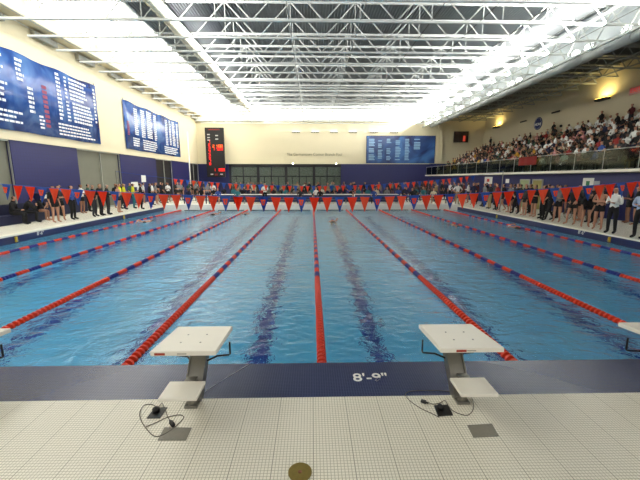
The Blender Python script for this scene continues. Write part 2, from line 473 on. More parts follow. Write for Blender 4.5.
# lengthwise girder with zigzag web at the right, over the railing
g = thing('edge_girder', 'white zigzag girder running lengthwise above the balcony edge', 'girder', (14.4, 0, ZT - .35))
obj('chord', B(((-.06, 2, -.06), (.06, FY, .06))), M_steel, g); obj('chord', B(((-.06, 2, 1.3), (.06, FY, 1.42))), M_steel, g)
wl = mesh('w', (lambda b: (obox(b, (0, 0, 0), (0, .98, 1.35), .06, .06), b)[1])(bmesh.new()), M_steel)
wr = mesh('w', (lambda b: (obox(b, (0, .98, 1.35), (0, 1.956, 0), .06, .06), b)[1])(bmesh.new()), M_steel)
for y in [5.36 + TS * i for i in range(21)]:
    link('web_member', wl, g, (0, y, 0)); link('web_member', wr, g, (0, y, 0))
# round duct at the right and ribbed duct at the left
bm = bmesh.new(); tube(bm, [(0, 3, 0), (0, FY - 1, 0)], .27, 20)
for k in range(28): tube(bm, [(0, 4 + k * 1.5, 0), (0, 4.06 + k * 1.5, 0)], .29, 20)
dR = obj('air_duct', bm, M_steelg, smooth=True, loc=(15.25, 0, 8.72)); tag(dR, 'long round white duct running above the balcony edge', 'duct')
bm = bmesh.new(); tube(bm, [(0, 3, 0), (0, FY - 2, 0)], .30, 16)
for k in range(80): tube(bm, [(0, 3.5 + k * .5, 0), (0, 3.56 + k * .5, 0)], .33, 16)
o = obj('air_duct', bm, mat('pale metal duct', (225, 220, 200), .4, .2), smooth=True, loc=(-7.15, 0, ZR - .7)); tag(o, 'ribbed pale duct hanging beside the skylight strip, under the roof', 'duct')
# joists above the stands
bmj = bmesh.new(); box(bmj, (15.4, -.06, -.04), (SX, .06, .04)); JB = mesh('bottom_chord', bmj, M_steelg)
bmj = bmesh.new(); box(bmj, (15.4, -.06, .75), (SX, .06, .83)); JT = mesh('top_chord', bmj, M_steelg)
bmj = bmesh.new(); obox(bmj, (0, 0, 0), (.59, 0, .78), .05, .05); JW1 = mesh('web_member', bmj, M_steelg)
bmj = bmesh.new(); obox(bmj, (.59, 0, .78), (1.18, 0, 0), .05, .05); JW2 = mesh('web_member', bmj, M_steelg)
jy = [y for y in TRY if y > 12]
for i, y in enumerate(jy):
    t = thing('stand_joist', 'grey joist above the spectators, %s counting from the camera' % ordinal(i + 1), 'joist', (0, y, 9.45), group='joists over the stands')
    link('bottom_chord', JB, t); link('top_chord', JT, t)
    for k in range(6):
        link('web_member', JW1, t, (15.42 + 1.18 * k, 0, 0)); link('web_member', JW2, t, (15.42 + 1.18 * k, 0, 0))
for k, x in enumerate((17.2, 19.2, 21.0)):
    bm = bmesh.new(); tube(bm, [(x, 8, 9.36), (x, FY, 9.36)], .05, 8)
    tag(obj('ceiling_pipe', bm, M_steelg), 'grey pipe running lengthwise under the joists of the stands, %s from the duct' % ordinal(k + 1), 'pipe', 'pipes over the stands')
# ceiling beam at the far wall
struct('ceiling_beam', B(((LX, FY - .35, ZT + .25), (15.1, FY - .001, ZT + .7))), M_steel)

# lamps on the right duct
M_lens = mat('white lamp lens', (255, 255, 250), .4, emit=(255, 255, 245), es=14)
lamp = None; ly = []
y = 13.4
while y < 46: ly += [y, y + .9]; y += 3.15
for i, y in enumerate(ly):
    t = thing('duct_lamp', 'bright white lamp mounted on the right duct, %s counting from the camera' % ordinal(i + 1), 'lamp', (14.72, y, 8.86), group='lamps along the right duct')
    if lamp is None:
        b1 = bmesh.new(); tube(b1, [(.3, 0, .0), (.05, 0, .02), (-.1, -.1, .0)], [.05, .12, .2], 12)
        b2 = bmesh.new(); tube(b2, [(-.1, -.1, .0), (-.16, -.14, -.02), (-.2, -.17, -.03)], [.19, .17, .05], 12)
        lamp = (mesh('lamp_housing', b1, M_white, True), mesh('lamp_lens', b2, M_lens, True))
    link('lamp_housing', lamp[0], t); link('lamp_lens', lamp[1], t)
# wall fixtures at left (grey louvred boxes on a rail)
bm = bmesh.new(); tube(bm, [(LX + .04, 4, 9.84), (LX + .04, FY - 1, 9.84)], .02, 6)
tag(obj('conduit', bm, M_steel), 'thin conduit running along the top of the left wall', 'conduit')
wf = None
for i in range(9):
    y = onx(42, 40, LX).y + 3.52 * (i - 1)
    t = thing('wall_fixture', 'grey louvred light fixture high on the left wall, %s counting from the camera' % ordinal(i + 1), 'light fixture', (LX + .03, y, 9.6), group='fixtures high on the left wall')
    if wf is None:
        bq = bmesh.new(); box(bq, (0, -.85, -.17), (.22, .85, .17), .02)
        bs = bmesh.new()
        for k in range(14): box(bs, (.22, -.8 + k * .12, -.15), (.235, -.73 + k * .12, .15))
        wf = (mesh('housing', bq, mat('grey fixture', (150, 146, 132), .5)), mesh('louvre', bs, M_steelg))
    link('housing', wf[0], t); link('louvre', wf[1], t)

# ------------------------------------------------------------------ warm sconces, exit sign, logo, vents on the right wall
for i, (px, py) in enumerate(((605, 99), (498, 127))):
    p = onx(px, py, SX)
    t = thing('wall_sconce', 'warm yellow uplight on the wall of the stands, the %s one' % ('nearer' if i == 0 else 'farther'), 'lamp', (SX, p.y, p.z), group='warm uplights over the stands')
    b1 = bmesh.new()
    box(b1, (-.42, -.55, -.1), (0, .55, .06), .03); obj('lamp_housing', b1, M_dark, t)
    obj('lamp_lens', B(((-.38, -.5, .061), (-.04, .5, .075))), mat('warm lamp lens', (255, 225, 120), .5, emit=(255, 214, 100), es=9), t)
    la = bpy.data.lights.new('sconce_light', 'AREA'); la.shape = 'RECTANGLE'; la.size = .3; la.size_y = .9
    la.energy = 55; la.color = (1, .78, .3)
    lo = bpy.data.objects.new('sconce_light', la); COL.objects.link(lo); lo.parent = t; lo.location = (-.3, 0, .12); lo.rotation_euler = (PI, math.radians(-8), 0)
p = onx(637, 90, SX)
t = thing('exit_sign', 'red lit EXIT sign on the right wall at the picture edge', 'sign', (SX, p.y, p.z))
obj('sign_box', B(((-.1, -.5, -.25), (0, .5, .25))), mat('sign pale face', (205, 150, 140), .6), t)
def text(body, size, m, parent=None, name='lettering', ext=.004, align='CENTER', bold=0):
    c = bpy.data.curves.new(name, 'FONT'); c.body = body; c.size = size; c.extrude = ext; c.align_x = align; c.align_y = 'CENTER'; c.offset = bold
    c.materials.append(m)
    o = bpy.data.objects.new(name, c); COL.objects.link(o)
    bpy.context.view_layer.update()
    dg = bpy.context.evaluated_depsgraph_get(); me = bpy.data.meshes.new_from_object(o.evaluated_get(dg)); bpy.data.objects.remove(o, do_unlink=True)
    o = bpy.data.objects.new(name, me); COL.objects.link(o)
    if parent: o.parent = parent
    return o
tx = text('EXIT', .4, mat('exit red', (220, 40, 40), .5, emit=(255, 30, 30), es=.3), t); tx.location = (-.105, 0, 0); tx.rotation_euler = (PI / 2, 0, -PI / 2)
p = onx(538.5, 123.5, SX)
t = thing('round_emblem', 'dark blue oval NCAA emblem on the wall above the spectators', 'emblem', (SX - .002, p.y, p.z))
bm = bmesh.new(); bmesh.ops.create_cone(bm, cap_ends=True, segments=40, radius1=.6, radius2=.6, depth=.06, matrix=Matrix.Translation((-.03, 0, 0)) @ Matrix.Rotation(PI / 2, 4, 'Y'))
obj('disc', bm, mat('emblem blue', (30, 42, 95), .5), t)
tx = text('NCAA', .34, M_white, t, bold=.01); tx.location = (-.066, 0, -.08); tx.rotation_euler = (PI / 2, 0, -PI / 2)
bm = bmesh.new()
for k in range(24):
    a0, a1 = 2 * PI * k / 24, 2 * PI * (k + 1) / 24
    obox(bm, (-.065, .52 * math.cos(a0), .52 * math.sin(a0)), (-.065, .52 * math.cos(a1), .52 * math.sin(a1)), .02, .008)
obj('ring', bm, M_white, t)
for i, (px, py) in enumerate(((556, 112), (523.5, 121.5))):
    p = onx(px, py, SX)
    tag(obj('wall_vent', B(((-.05, -.55, -.07), (0, .55, .07))), M_dark, loc=(SX, p.y, p.z)), 'dark slot vent on the wall above the round emblem, the %s one' % ('nearer' if i == 0 else 'farther'), 'vent', 'slot vents above the stands')
p = onx(562, 126, SX)
bm = bmesh.new(); bmesh.ops.create_uvsphere(bm, u_segments=12, v_segments=8, radius=.12, matrix=Matrix.Translation((-.1, 0, 0)))
tag(obj('wall_speaker', bm, M_dark, loc=(SX, p.y, p.z), smooth=True), 'small dark ball-shaped speaker on the wall right of the round emblem', 'speaker')

# ------------------------------------------------------------------ boards
def board_mat(name, c1, c2, c3, ax):
    m = bpy.data.materials.new(name); m.use_nodes = True; n = m.node_tree.nodes; l = m.node_tree.links; p = n['Principled BSDF']
    p.inputs['Roughness'].default_value = .22
    tc = n.new('ShaderNodeTexCoord'); nz = n.new('ShaderNodeTexNoise'); nz.inputs['Scale'].default_value = .55; nz.inputs['Detail'].default_value = 3; nz.inputs['Distortion'].default_value = 1.2
    l.new(tc.outputs['Object'], nz.inputs['Vector'])
    r = n.new('ShaderNodeValToRGB'); r.color_ramp.elements[0].position = .3; r.color_ramp.elements[0].color = rgb(*c1)
    r.color_ramp.elements[1].position = .7; r.color_ramp.elements[1].color = rgb(*c3)
    e = r.color_ramp.elements.new(.5); e.color = rgb(*c2)
    l.new(nz.outputs['Fac'], r.inputs[0]); l.new(r.outputs[0], p.inputs['Base Color'])
    return m
M_rec = board_mat('record board print', (22, 42, 104), (38, 78, 148), (84, 124, 182), 'Y')
M_txt = mat('board white print', (225, 232, 240), .5)
M_txt2 = mat('board pale blue print', (140, 175, 205), .5)
M_vred = mat('board red print', (135, 48, 80), .5)
def words(bm, u0, u1, v, h, put, rr, words_=True):
    u = u0
    while u < u1:
        w = rr.uniform(.12, .3) if words_ else (u1 - u0)
        w = min(w, u1 - u)
        if w > .05: put(bm, u, v, u + w, v + h)
        u += w + .045
def wavy_board(name, label, y0, y1, z0, z1, cols, red):
    t = thing(name, label, 'board', (LX + .06, 0, 0))
    bm = bmesh.new(); n = 24
    pf = []
    for i in range(n + 1):
        y = y0 + (y1 - y0) * i / n
        pf.append((.02 + .015 * math.sin(i * 1.1) + .01 * math.sin(i * 2.7), y))
    def X(y):
        f = (y - y0) / (y1 - y0) * n; i = min(int(f), n - 1); return pf[i][0] + (pf[i + 1][0] - pf[i][0]) * (f - i)
    for i in range(n):
        (xa_, ya), (xb_, yb) = pf[i], pf[i + 1]
        ea = .05 * math.sin(i * .9); eb = .05 * math.sin((i + 1) * .9)
        quad(bm, (xa_, ya, z0 + ea * .3), (xb_, yb, z0 + eb * .3), (xb_, yb, z1 + eb), (xa_, ya, z1 + ea))
    bmesh.ops.remove_doubles(bm, verts=bm.verts[:], dist=1e-4)
    bmesh.ops.solidify(bm, geom=bm.faces[:], thickness=.012)
    obj('sheet', bm, M_rec, t, smooth=True)
    rr = random.Random(int(y0 * 10)); bm = bmesh.new()
    def put(bm, a, v, b, v2):
        quad(bm, (X(a) + .018, a, v), (X(b) + .018, b, v), (X(b) + .018, b, v2), (X(a) + .018, a, v2))
    for (u0, u1, v0, v1, step, h) in cols:
        v = v1
        while v > v0:
            ua = y0 + (y1 - y0) * u0; ub = y0 + (y1 - y0) * u1
            words(bm, ua, ub - rr.uniform(0, .2) * (ub - ua), z0 + (z1 - z0) * v, h + .005, put, rr)
            v -= step
        obj('record_lettering', bm, M_txt, t, label='column of white record listings'); bm = bmesh.new()
    bm.free()
    if red:
        bm = bmesh.new(); u0, u1, v0, v1 = red
        for k in range(9):
            v = v0 + (v1 - v0) * k / 9
            ua = y0 + (y1 - y0) * u0; ub = y0 + (y1 - y0) * u1
            put(bm, ua, z0 + (z1 - z0) * v, ub, z0 + (z1 - z0) * (v + (v1 - v0) * .075))
        obj('red_title', bm, M_vred, t, label='red vertical title')
    for yy in (y0 + .1, y1 - .1):
        bm = bmesh.new(); obox(bm, (0, yy, z1 - .02), (.02, yy, z1 + .15), .05, .05); obj('hanger', bm, M_steelg, t)
ya = onx(-45, 120, LX).y; yb = onx(97, 120, LX).y
wavy_board('record_board', 'large blue record banner on the left wall, the nearer one cut by the picture edge', ya, yb, 4.42, 8.25,
  [(.02, .28, .62, .95, .07, .12), (.02, .28, .3, .55, .07, .12), (.02, .36, .05, .22, .06, .1), (.34, .39, .62, .9, .06, .13), (.40, .44, .25, .58, .06, .13),
   (.62, .66, .25, .92, .058, .13), (.69, .71, .62, .92, .058, .1), (.73, .90, .62, .92, .058, .12), (.69, .72, .28, .56, .055, .1), (.745, .95, .24, .56, .055, .12),
   (.6, .95, .04, .2, .05, .09), (.965, .985, .3, .9, .06, .12), (.46, .5, .05, .24, .05, .1)], (.50, .535, .12, .72))
ya = onx(123, 120, LX).y; yb = onx(178, 130, LX).y
wavy_board('record_board', 'smaller blue record banner on the left wall, the farther one near the scoreboard', ya, yb, 4.42, 8.15,
  [(.14, .2, .3, .88, .045, .11), (.24, .3, .3, .9, .045, .11), (.33, .43, .3, .92, .045, .11), (.46, .5, .3, .9, .045, .11), (.1, .2, .06, .24, .05, .11),
   (.25, .5, .04, .24, .05, .1), (.68, .73, .25, .9, .045, .11), (.76, .8, .25, .92, .045, .11), (.83, .9, .25, .92, .045, .11), (.93, .97, .25, .9, .045, .11),
   (.64, .95, .04, .2, .05, .1)], (.03, .06, .3, .6))

# far wall board
a, b = ony(367, 136, FY - .1), ony(434, 163, FY - .1)
t = thing('record_board', 'wide blue record board on the far wall above the blue band', 'board', (a.x, FY - .1, b.z))
W_, H_ = b.x - a.x, a.z - b.z
M_fb = bpy.data.materials.new('far board print'); M_fb.use_nodes = True
n = M_fb.node_tree.nodes; l = M_fb.node_tree.links; p_ = n['Principled BSDF']; p_.inputs['Roughness'].default_value = .35
tc = n.new('ShaderNodeTexCoord'); nz = n.new('ShaderNodeTexNoise'); nz.inputs['Scale'].default_value = .35; nz.inputs['Distortion'].default_value = 1.5
l.new(tc.outputs['Object'], nz.inputs['Vector'])
r_ = n.new('ShaderNodeValToRGB'); r_.color_ramp.elements[0].position = .35; r_.color_ramp.elements[0].color = rgb(14, 30, 84); r_.color_ramp.elements[1].position = .68; r_.color_ramp.elements[1].color = rgb(60, 105, 165)
l.new(nz.outputs['Fac'], r_.inputs[0]); l.new(r_.outputs[0], p_.inputs['Base Color'])
obj('panel', B(((0, 0, 0), (W_, .06, H_))), M_fb, t)
obj('frame', B(((-.05, -.02, -.05), (W_ + .05, .08, 0)), ((-.05, -.02, H_), (W_ + .05, .08, H_ + .05)), ((-.05, -.02, 0), (0, .08, H_)), ((W_, -.02, 0), (W_ + .05, .08, H_))), mat('navy frame', (18, 28, 66), .4), t)
bm = bmesh.new(); rr = random.Random(3)
for ci, (u0, u1, v0) in enumerate(((.03, .12, .08), (.165, .235, .08), (.29, .36, .08), (.42, .50, .08), (.56, .63, .08), (.69, .79, .5))):
    v = .86
    while v > v0:
        if rr.random() < .86: box(bm, (W_ * u0, -.012, H_ * v), (W_ * (u1 - rr.uniform(0, .02)), -.002, H_ * v + .13))
        v -= .058
obj('record_lettering', bm, M_txt2, t, label='columns of pale blue record listings')
# team name lettering on the far wall
a, b = ony(287, 154.5, FY), ony(342, 154.5, FY)
tx = text('The Germantown Connor Branch Pool', .58, mat('grey letters', (150, 145, 118), .6), ext=.02)
tx.location = ((a.x + b.x) / 2, FY - .03, a.z); tx.rotation_euler = (PI / 2, 0, 0)
tag(tx, 'small grey lettering of the pool name on the far cream wall', 'lettering')
bpy.context.view_layer.update()
s_ = (b.x - a.x) / max(.1, tx.dimensions.x); tx.scale = (s_, max(s_, .9), 1)
# small bracket lights on the far wall
for i, px in enumerate((296, 315, 334, 353, 374, 394)):
    p = ony(px, 132.5, FY)
    t = thing('wall_uplight', 'small grey uplight high on the far wall, %s from the left' % ordinal(i + 1), 'lamp', (p.x, FY, p.z), group='uplights high on the far wall')
    obj('housing', B(((-.5, -.3, -.06), (.5, 0, .06)), bev=.02), M_grey, t)
    obj('lamp_lens', B(((-.45, -.27, .061), (.45, -.03, .07))), mat('uplight lens', (255, 250, 230), .5, emit=(255, 248, 225), es=5), t)
# dark screen right end of the far wall
a, b = ony(454, 131.5, FY), ony(467.5, 142.5, FY)
t = thing('wall_screen', 'dark video screen with a red glow high on the far wall above the stands', 'screen', ((a.x + b.x) / 2, FY, b.z))
w, h = (b.x - a.x) / 2, a.z - b.z
obj('housing', B(((-w, -.15, 0), (w, 0, h)), bev=.01), M_black, t)
obj('screen', B(((-w + .08, -.16, .08), (w - .08, -.151, h - .08))), mat('screen dark', (35, 22, 24), .3), t)
obj('picture', B(((w * .25, -.165, h * .1), (w * .6, -.161, h * .6))), mat('screen red', (150, 60, 45), .5, emit=(200, 60, 40), es=.5), t, label='red glowing figure')

# scoreboard
a, b = ony(204.5, 127.5, 45.8), ony(225.5, 177, 45.8)
t = thing('scoreboard', 'tall black electronic scoreboard with red digits in the far left corner', 'scoreboard', (a.x, 45.8, b.z), .0)
W_, H_ = b.x - a.x, a.z - b.z
obj('housing', B(((0, 0, 0), (W_, .3, H_)), bev=.02), M_black, t)
M_led = mat('red led', (255, 40, 30), .4, emit=(255, 30, 20), es=.9)
M_ledo = mat('orange led', (255, 120, 40), .4, emit=(255, 110, 30), es=.7)
M_ledw = mat('pale lettering', (190, 190, 190), .5)
SEG = {'0': 'abcdef', '1': 'bc', '2': 'abged', '3': 'abgcd', '4': 'fgbc', '5': 'afgcd', '6': 'afgedc', '7': 'abc', '8': 'abcdefg', '9': 'abcdfg', ':': ''}
def seg(bm, ch, x, z, w, h):
    k = w * .2; y0, y1 = -.02, 0
    S = {'a': (x, z + h - k, x + w, z + h), 'g': (x, z + h / 2 - k / 2, x + w, z + h / 2 + k / 2), 'd': (x, z, x + w, z + k),
         'f': (x, z + h / 2, x + k, z + h), 'b': (x + w - k, z + h / 2, x + w, z + h), 'e': (x, z, x + k, z + h / 2), 'c': (x + w - k, z, x + w, z + h / 2)}
    for s in SEG[ch]:
        q = S[s]; box(bm, (q[0], y0, q[1]), (q[2], y1, q[3]))
row = 0
for i, ch in enumerate('12345678'):
    z = H_ * (.70 - i * .065)
    bm = bmesh.new(); seg(bm, ch, W_ * .16, z, .2, .32); obj('lane_digit', bm, M_led, t, label='red lane number %s' % ch)
for z, s, m in ((.60, '2438', M_ledo), (.545, '1529', M_led)):
    bm = bmesh.new()
    seg(bm, s[0], W_ * .38, H_ * z, .22, .34)
    for k, c in enumerate(s[1:]): seg(bm, c, W_ * (.6 + .11 * k), H_ * z, .24, .36)
    obj('time_digits', bm, m, t)
bm = bmesh.new(); seg(bm, '1', W_ * .38, H_ * .12, .2, .34)
for k, c in enumerate('1289'): seg(bm, c, W_ * (.58 + .1 * k), H_ * .12, .22, .36)
obj('time_digits', bm, M_led, t)
bm = bmesh.new()
for z in (.85, .79, .74): box(bm, (W_ * .12, -.02, H_ * z), (W_ * .26, 0, H_ * z + .13))
for z in (.83, .76): box(bm, (W_ * .55, -.02, H_ * z), (W_ * .7, 0, H_ * z + .13))
for x in (.2, .72): box(bm, (W_ * x, -.02, H_ * .045), (W_ * (x + .14), 0, H_ * .045 + .14))
obj('lettering', bm, M_ledw, t)
bm = bmesh.new(); box(bm, (W_ * .2, -.02, H_ * .95), (W_ * .8, 0, H_ * .97)); box(bm, (W_ * .42, -.02, H_ * .03), (W_ * .58, 0, H_ * .07)); obj('title_bar', bm, mat('dim red', (120, 25, 25), .5), t)
# white pole by the left wall
p = onz(188, 196, 0)
pp = onx(188.5, 150, LX + 1.0)
bm = bmesh.new(); tube(bm, [(LX + 1.0, pp.y, 0), (LX + 1.0, pp.y, 7.2)], .07, 10)
tag(obj('white_pole', bm, M_white, smooth=True), 'tall thin white pole standing beside the far end of the left wall', 'pole')

# ------------------------------------------------------------------ lane ropes
def float_mesh(n, m, r=.066, pitch=.1):
    bm = bmesh.new(); pts = []; rs = []
    for k in range(n):
        y = k * pitch
        for dy, rr in ((0.002, r * .2), (.006, r * .96), (.042, r), (.046, r * .2), (.096, r * .2)):
            pts.append((0, y + dy, 0)); rs.append(rr)
    tube(bm, pts, rs, 12)
    # notches make the spokes of each disc readable
    return mesh('float_section', bm, m)
S_RED = float_mesh(44, M_red); S_R = float_mesh(4, M_red); S_B = float_mesh(4, M_blue)
S_REDF = S_RED
RL = PY1 - PY0
bm = bmesh.new(); tube(bm, [(0, 0, 0), (0, RL, 0)], .012, 6); CB = mesh('cable', bm, M_stain)
for i, x in enumerate(ROPE):
    t = thing('lane_rope', 'red and blue lane rope floating on the water, %s from the left pool side' % ordinal(i + 1), 'lane rope', (x, PY0, WZ + .012), group='lane ropes')
    link('cable', CB, t)
    y = .12; link('float_section', S_RED, t, (0, y, 0), 'long solid red float run'); y += 44 * .1
    k = 0
    while y < RL - .12 - 44 * .1 - .3:
        link('float_section', S_B if k % 2 == 0 else S_R, t, (0, y, 0), 'blue float run' if k % 2 == 0 else None); y += .4; k += 1
    link('float_section', S_REDF, t, (0, y, 0), 'long solid red float run'); 

# ------------------------------------------------------------------ backstroke pennant lines
def pennant(w, h, m, name='pennant'):
    bm = bmesh.new(); n = 6; rows = []
    for i in range(n + 1):
        f = i / n; hw = w / 2 * (1 - f) + .004 * f
        rows.append([bm.verts.new((-hw, .012 * math.sin(f * 3), -h * f)), bm.verts.new((0, -.02 * math.sin(f * 3.1) , -h * f)), bm.verts.new((hw, .012 * math.sin(f * 3), -h * f))])
    for i in range(n):
        for k in range(2): bm.faces.new((rows[i][k], rows[i][k + 1], rows[i + 1][k + 1], rows[i + 1][k]))
    bmesh.ops.solidify(bm, geom=bm.faces[:], thickness=.004)
    return mesh(name, bm, m)
P_R = pennant(.25, .37, M_redcloth); P_B = pennant(.25, .37, M_bluecloth)
bm = bmesh.new(); box(bm, (-.06, -.03, -.1), (.06, -.022, -.06)); box(bm, (-.045, -.03, -.16), (-.01, -.022, -.1)); box(bm, (.01, -.03, -.16), (.045, -.022, -.1)); box(bm, (-.03, -.03, -.2), (.03, -.022, -.16))
P_E = mesh('emblem', bm, M_redcloth)
def flag_line(label, Y, x0, x1, zc, zs, pitchf, phase, emblem, xmin=None, xmax=None):
    t = thing('pennant_line', label, 'pennant line', (0, Y, 0))
    def z(x): 
        u = (x - (x0 + x1) / 2) / ((x1 - x0) / 2); return zc + (zs - zc) * u * u
    bm = bmesh.new(); tube(bm, [(x0 + (x1 - x0) * i / 40, 0, z(x0 + (x1 - x0) * i / 40)) for i in range(41)], .008, 5); obj('string', bm, M_bluecloth, t)
    xs = [0.0 + phase]; 
    while xs[-1] < (xmax or x1): xs.append(xs[-1] + pitchf(xs[-1]))
    L = [phase]
    while L[-1] > (xmin or x0): L.append(L[-1] - pitchf(L[-1]))
    L = L[1:][::-1]; n0 = len(L)
    for j, x in enumerate(L + xs):
        k = (j - n0) % 3
        blue = (k == 0)
        a = link('pennant', P_B if blue else P_R, t, (x, 0, z(x)), 'blue pennant' if blue else 'red pennant')
        sl = 2 * (zs - zc) * (x - (x0 + x1) / 2) / ((x1 - x0) / 2) ** 2
        a.rotation_euler = (R.uniform(-.12, .12), -math.atan(sl), R.uniform(-.25, .25))
        if blue and emblem: link('emblem', P_E, a, label='red mark')
    return t
# near line: pennants at 296 px (blue) ... centre
FN = 8.6
xb0 = ony(301.5, 196, FN).x
sag = ony(320, 197.2, FN).z; side = onx(0, 183, -1).z
z_end = ony(0, 184, FN).z
hw = 11.9
zs_end = sag + (z_end - sag) * (hw / abs(ony(0, 184, FN).x)) ** 2
flag_line('near line of red and blue triangular pennants strung across the pool', FN, -hw, hw, sag, zs_end,
          lambda x: .313 - .0055 * min(9, abs(x)), xb0, True, -11.5, 11.5)
FF = 22.1
flag_line('far line of red and blue triangular pennants strung across the pool', FF, -12, 12, ony(330, 186, FF).z, ony(330, 171.5, FF).z,
          lambda x: .37, .1, False, ony(176, 180, FF).x, ony(472, 180, FF).x)
for x, Y, nm in ((-hw, FN, 'near left'), (hw, FN, 'near right'), (-12, FF, 'far left'), (12, FF, 'far right')):
    s = thing('flag_post', 'slim steel post holding the %s end of the pennant line' % nm.replace('near', 'nearer').replace('far ', 'farther '), 'post', (x, Y, 0), group='pennant line posts')
    zz = zs_end if Y == FN else ony(330, 171.5, FF).z
    bm = bmesh.new(); tube(bm, [(0, 0, .02), (0, 0, zz + .05)], .025, 10); obj('pole', bm, M_stain, s)
    bm = bmesh.new(); tube(bm, [(0, 0, .001), (0, 0, .03)], .08, 14); obj('base', bm, M_stain, s)

# ------------------------------------------------------------------ starting blocks
def starting_block(label, X, lab):
    t = thing('starting_block', label, 'starting block', (X, 2.9, 0), group='starting blocks on the near edge')
    y0 = 2.9
    bm = bmesh.new(); box(bm, (-.283, 2.835 - y0, .566), (.283, 3.48 - y0, .612), .008)
    for v in bm.verts: v.co.z -= .085 * (v.co.y + .065)
    pf = obj('platform', bm, M_whitegel, t, label='sloped white top')
    bm = bmesh.new()
    for sx in (-.09, .09):
        for sy in (.13, .33): tube(bm, [(sx, sy, .6115 - .085 * (sy + .065)), (sx, sy, .615 - .085 * (sy + .065))], .009, 8)
    obj('bolt', bm, M_stain, pf)
    obj('side_label', B(((lab - .045, -.067, .576), (lab + .045, -.0648, .596))), M_label, pf, label='small red sticker')
    obj('brand_label', B(((-.05, -.067, .582), (.03, -.0648, .592))), mat('pale sticker', (170, 165, 155), .6), pf)
    bm = bmesh.new()                                             # hollow-looking slanted pedestal
    for (a, b, w, h) in (((0, .09, .03), (0, .50, .53), .14, .08),): obox(bm, a, b, w, h)
    obj('pedestal', bm, M_stain, t)
    bm = bmesh.new(); obox(bm, (-.074, .10, .05), (-.074, .49, .52), .012, .11); obox(bm, (.074, .10, .05), (.074, .49, .52), .012, .11); obj('side_flange', bm, M_stain, t)
    bm = bmesh.new(); box(bm, (-.11, .32, .505), (.11, .5, .528)); obj('mounting_plate', bm, M_stain, t)
    bm = bmesh.new(); box(bm, (-.16, -.255, .262), (.16, 0.0, .292), .008); obj('step', bm, M_whitegel, t, label='lower white step')
    bm = bmesh.new(); box(bm, (-.05, -.2, .235), (.05, .12, .262)); obox(bm, (0, 0.08, .06), (0, -.02, .24), .06, .05); obj('step_bracket', bm, M_stain, t)
    bm = bmesh.new(); box(bm, (-.06, .02, .0), (.06, .15, .022), .004); tube(bm, [(0, .085, .02), (0, .085, .06)], .05, 16); obj('base_plate', bm, M_stain, t)
    for s in (-1, 1):
        bm = bmesh.new()
        tube(bm, [(s * .08, .32, .31), (s * .15, .43, .30), (s * .265, .45, .30), (s * .275, .45, .31), (s * .275, .45, .44)], .0095, 8)
        obj('grab_bar', bm, M_blackmetal, t)
    return t
starting_block('white starting block left of centre with a low step and red sticker', -1.12, -.2)
starting_block('white starting block right of centre with a low step and red sticker', 1.41, -.1)
starting_block('white starting block at the left edge of the picture, mostly cut off', -3.40, -.2)
starting_block('white starting block at the right edge of the picture, mostly cut off', 3.57, -.1)

# deck plates and cables
def deck_quad(name, label, cat, cs, m, h=.006):
    P = [onz(x, y, 0) for x, y in cs]; c = sum(P, Vector()) / 4
    bm = bmesh.new(); quad(bm, *[(p.x - c.x, p.y - c.y, .001) for p in P])
    r = bmesh.ops.extrude_face_region(bm, geom=bm.faces[:]); bmesh.ops.translate(bm, verts=[v for v in r['geom'] if isinstance(v, bmesh.types.BMVert)], vec=(0, 0, h))
    t = thing(name, label, cat, (c.x, c.y, 0)); obj('plate', bm, m, t)
    return t, c
t, c = deck_quad('floor_box', 'black open floor box behind the left starting block', 'floor box', ((146.6, 418.7), (160, 418.5), (167.5, 408), (155, 408)), M_black)
bm = bmesh.new(); tube(bm, [(-.02, .02, .006), (-.02, .02, .035), (-.02, .02, .05)], [.032, .03, .012], 14); obj('socket', bm, M_black, t, smooth=True)
t, c = deck_quad('floor_box', 'black open floor box behind the right starting block', 'floor box', ((434, 406), (447.6, 405), (453, 415.5), (438, 416.7)), M_black)
bm = bmesh.new(); tube(bm, [(-.02, .02, .006), (-.02, .02, .035), (-.02, .02, .05)], [.03, .028, .012], 14); obj('socket', bm, M_black, t, smooth=True)
for cs, s in ((((157.5, 440.6), (186, 440.6), (192, 428), (164.5, 427.5)), 'left'), (((473.4, 437.8), (499, 436.5), (492, 424), (467, 425.3)), 'right')):
    t, c = deck_quad('cover_plate', 'grey square cover plate on the cream tiles, the %s one' % s, 'cover plate', cs, M_grey, .003)
    bm = bmesh.new()
    for dx in (-.08, .08):
        for dy in (-.06, .06): tube(bm, [(dx, dy, .004), (dx, dy, .0055)], .008, 8)
    obj('screw', bm, M_stain, t)
p = onz(300, 472.5, 0)
t = thing('brass_drain', 'round aged brass drain cover on the cream tiles', 'drain cover', (p.x, p.y, 0))
bm = bmesh.new(); tube(bm, [(0, 0, .001), (0, 0, .006)], .085, 32); obj('disc', bm, M_brass, t)
bm = bmesh.new(); tube(bm, [(0, 0, .006), (0, 0, .009)], .014, 12); obj('screw', bm, mat('red screw', (120, 70, 40), .5), t)
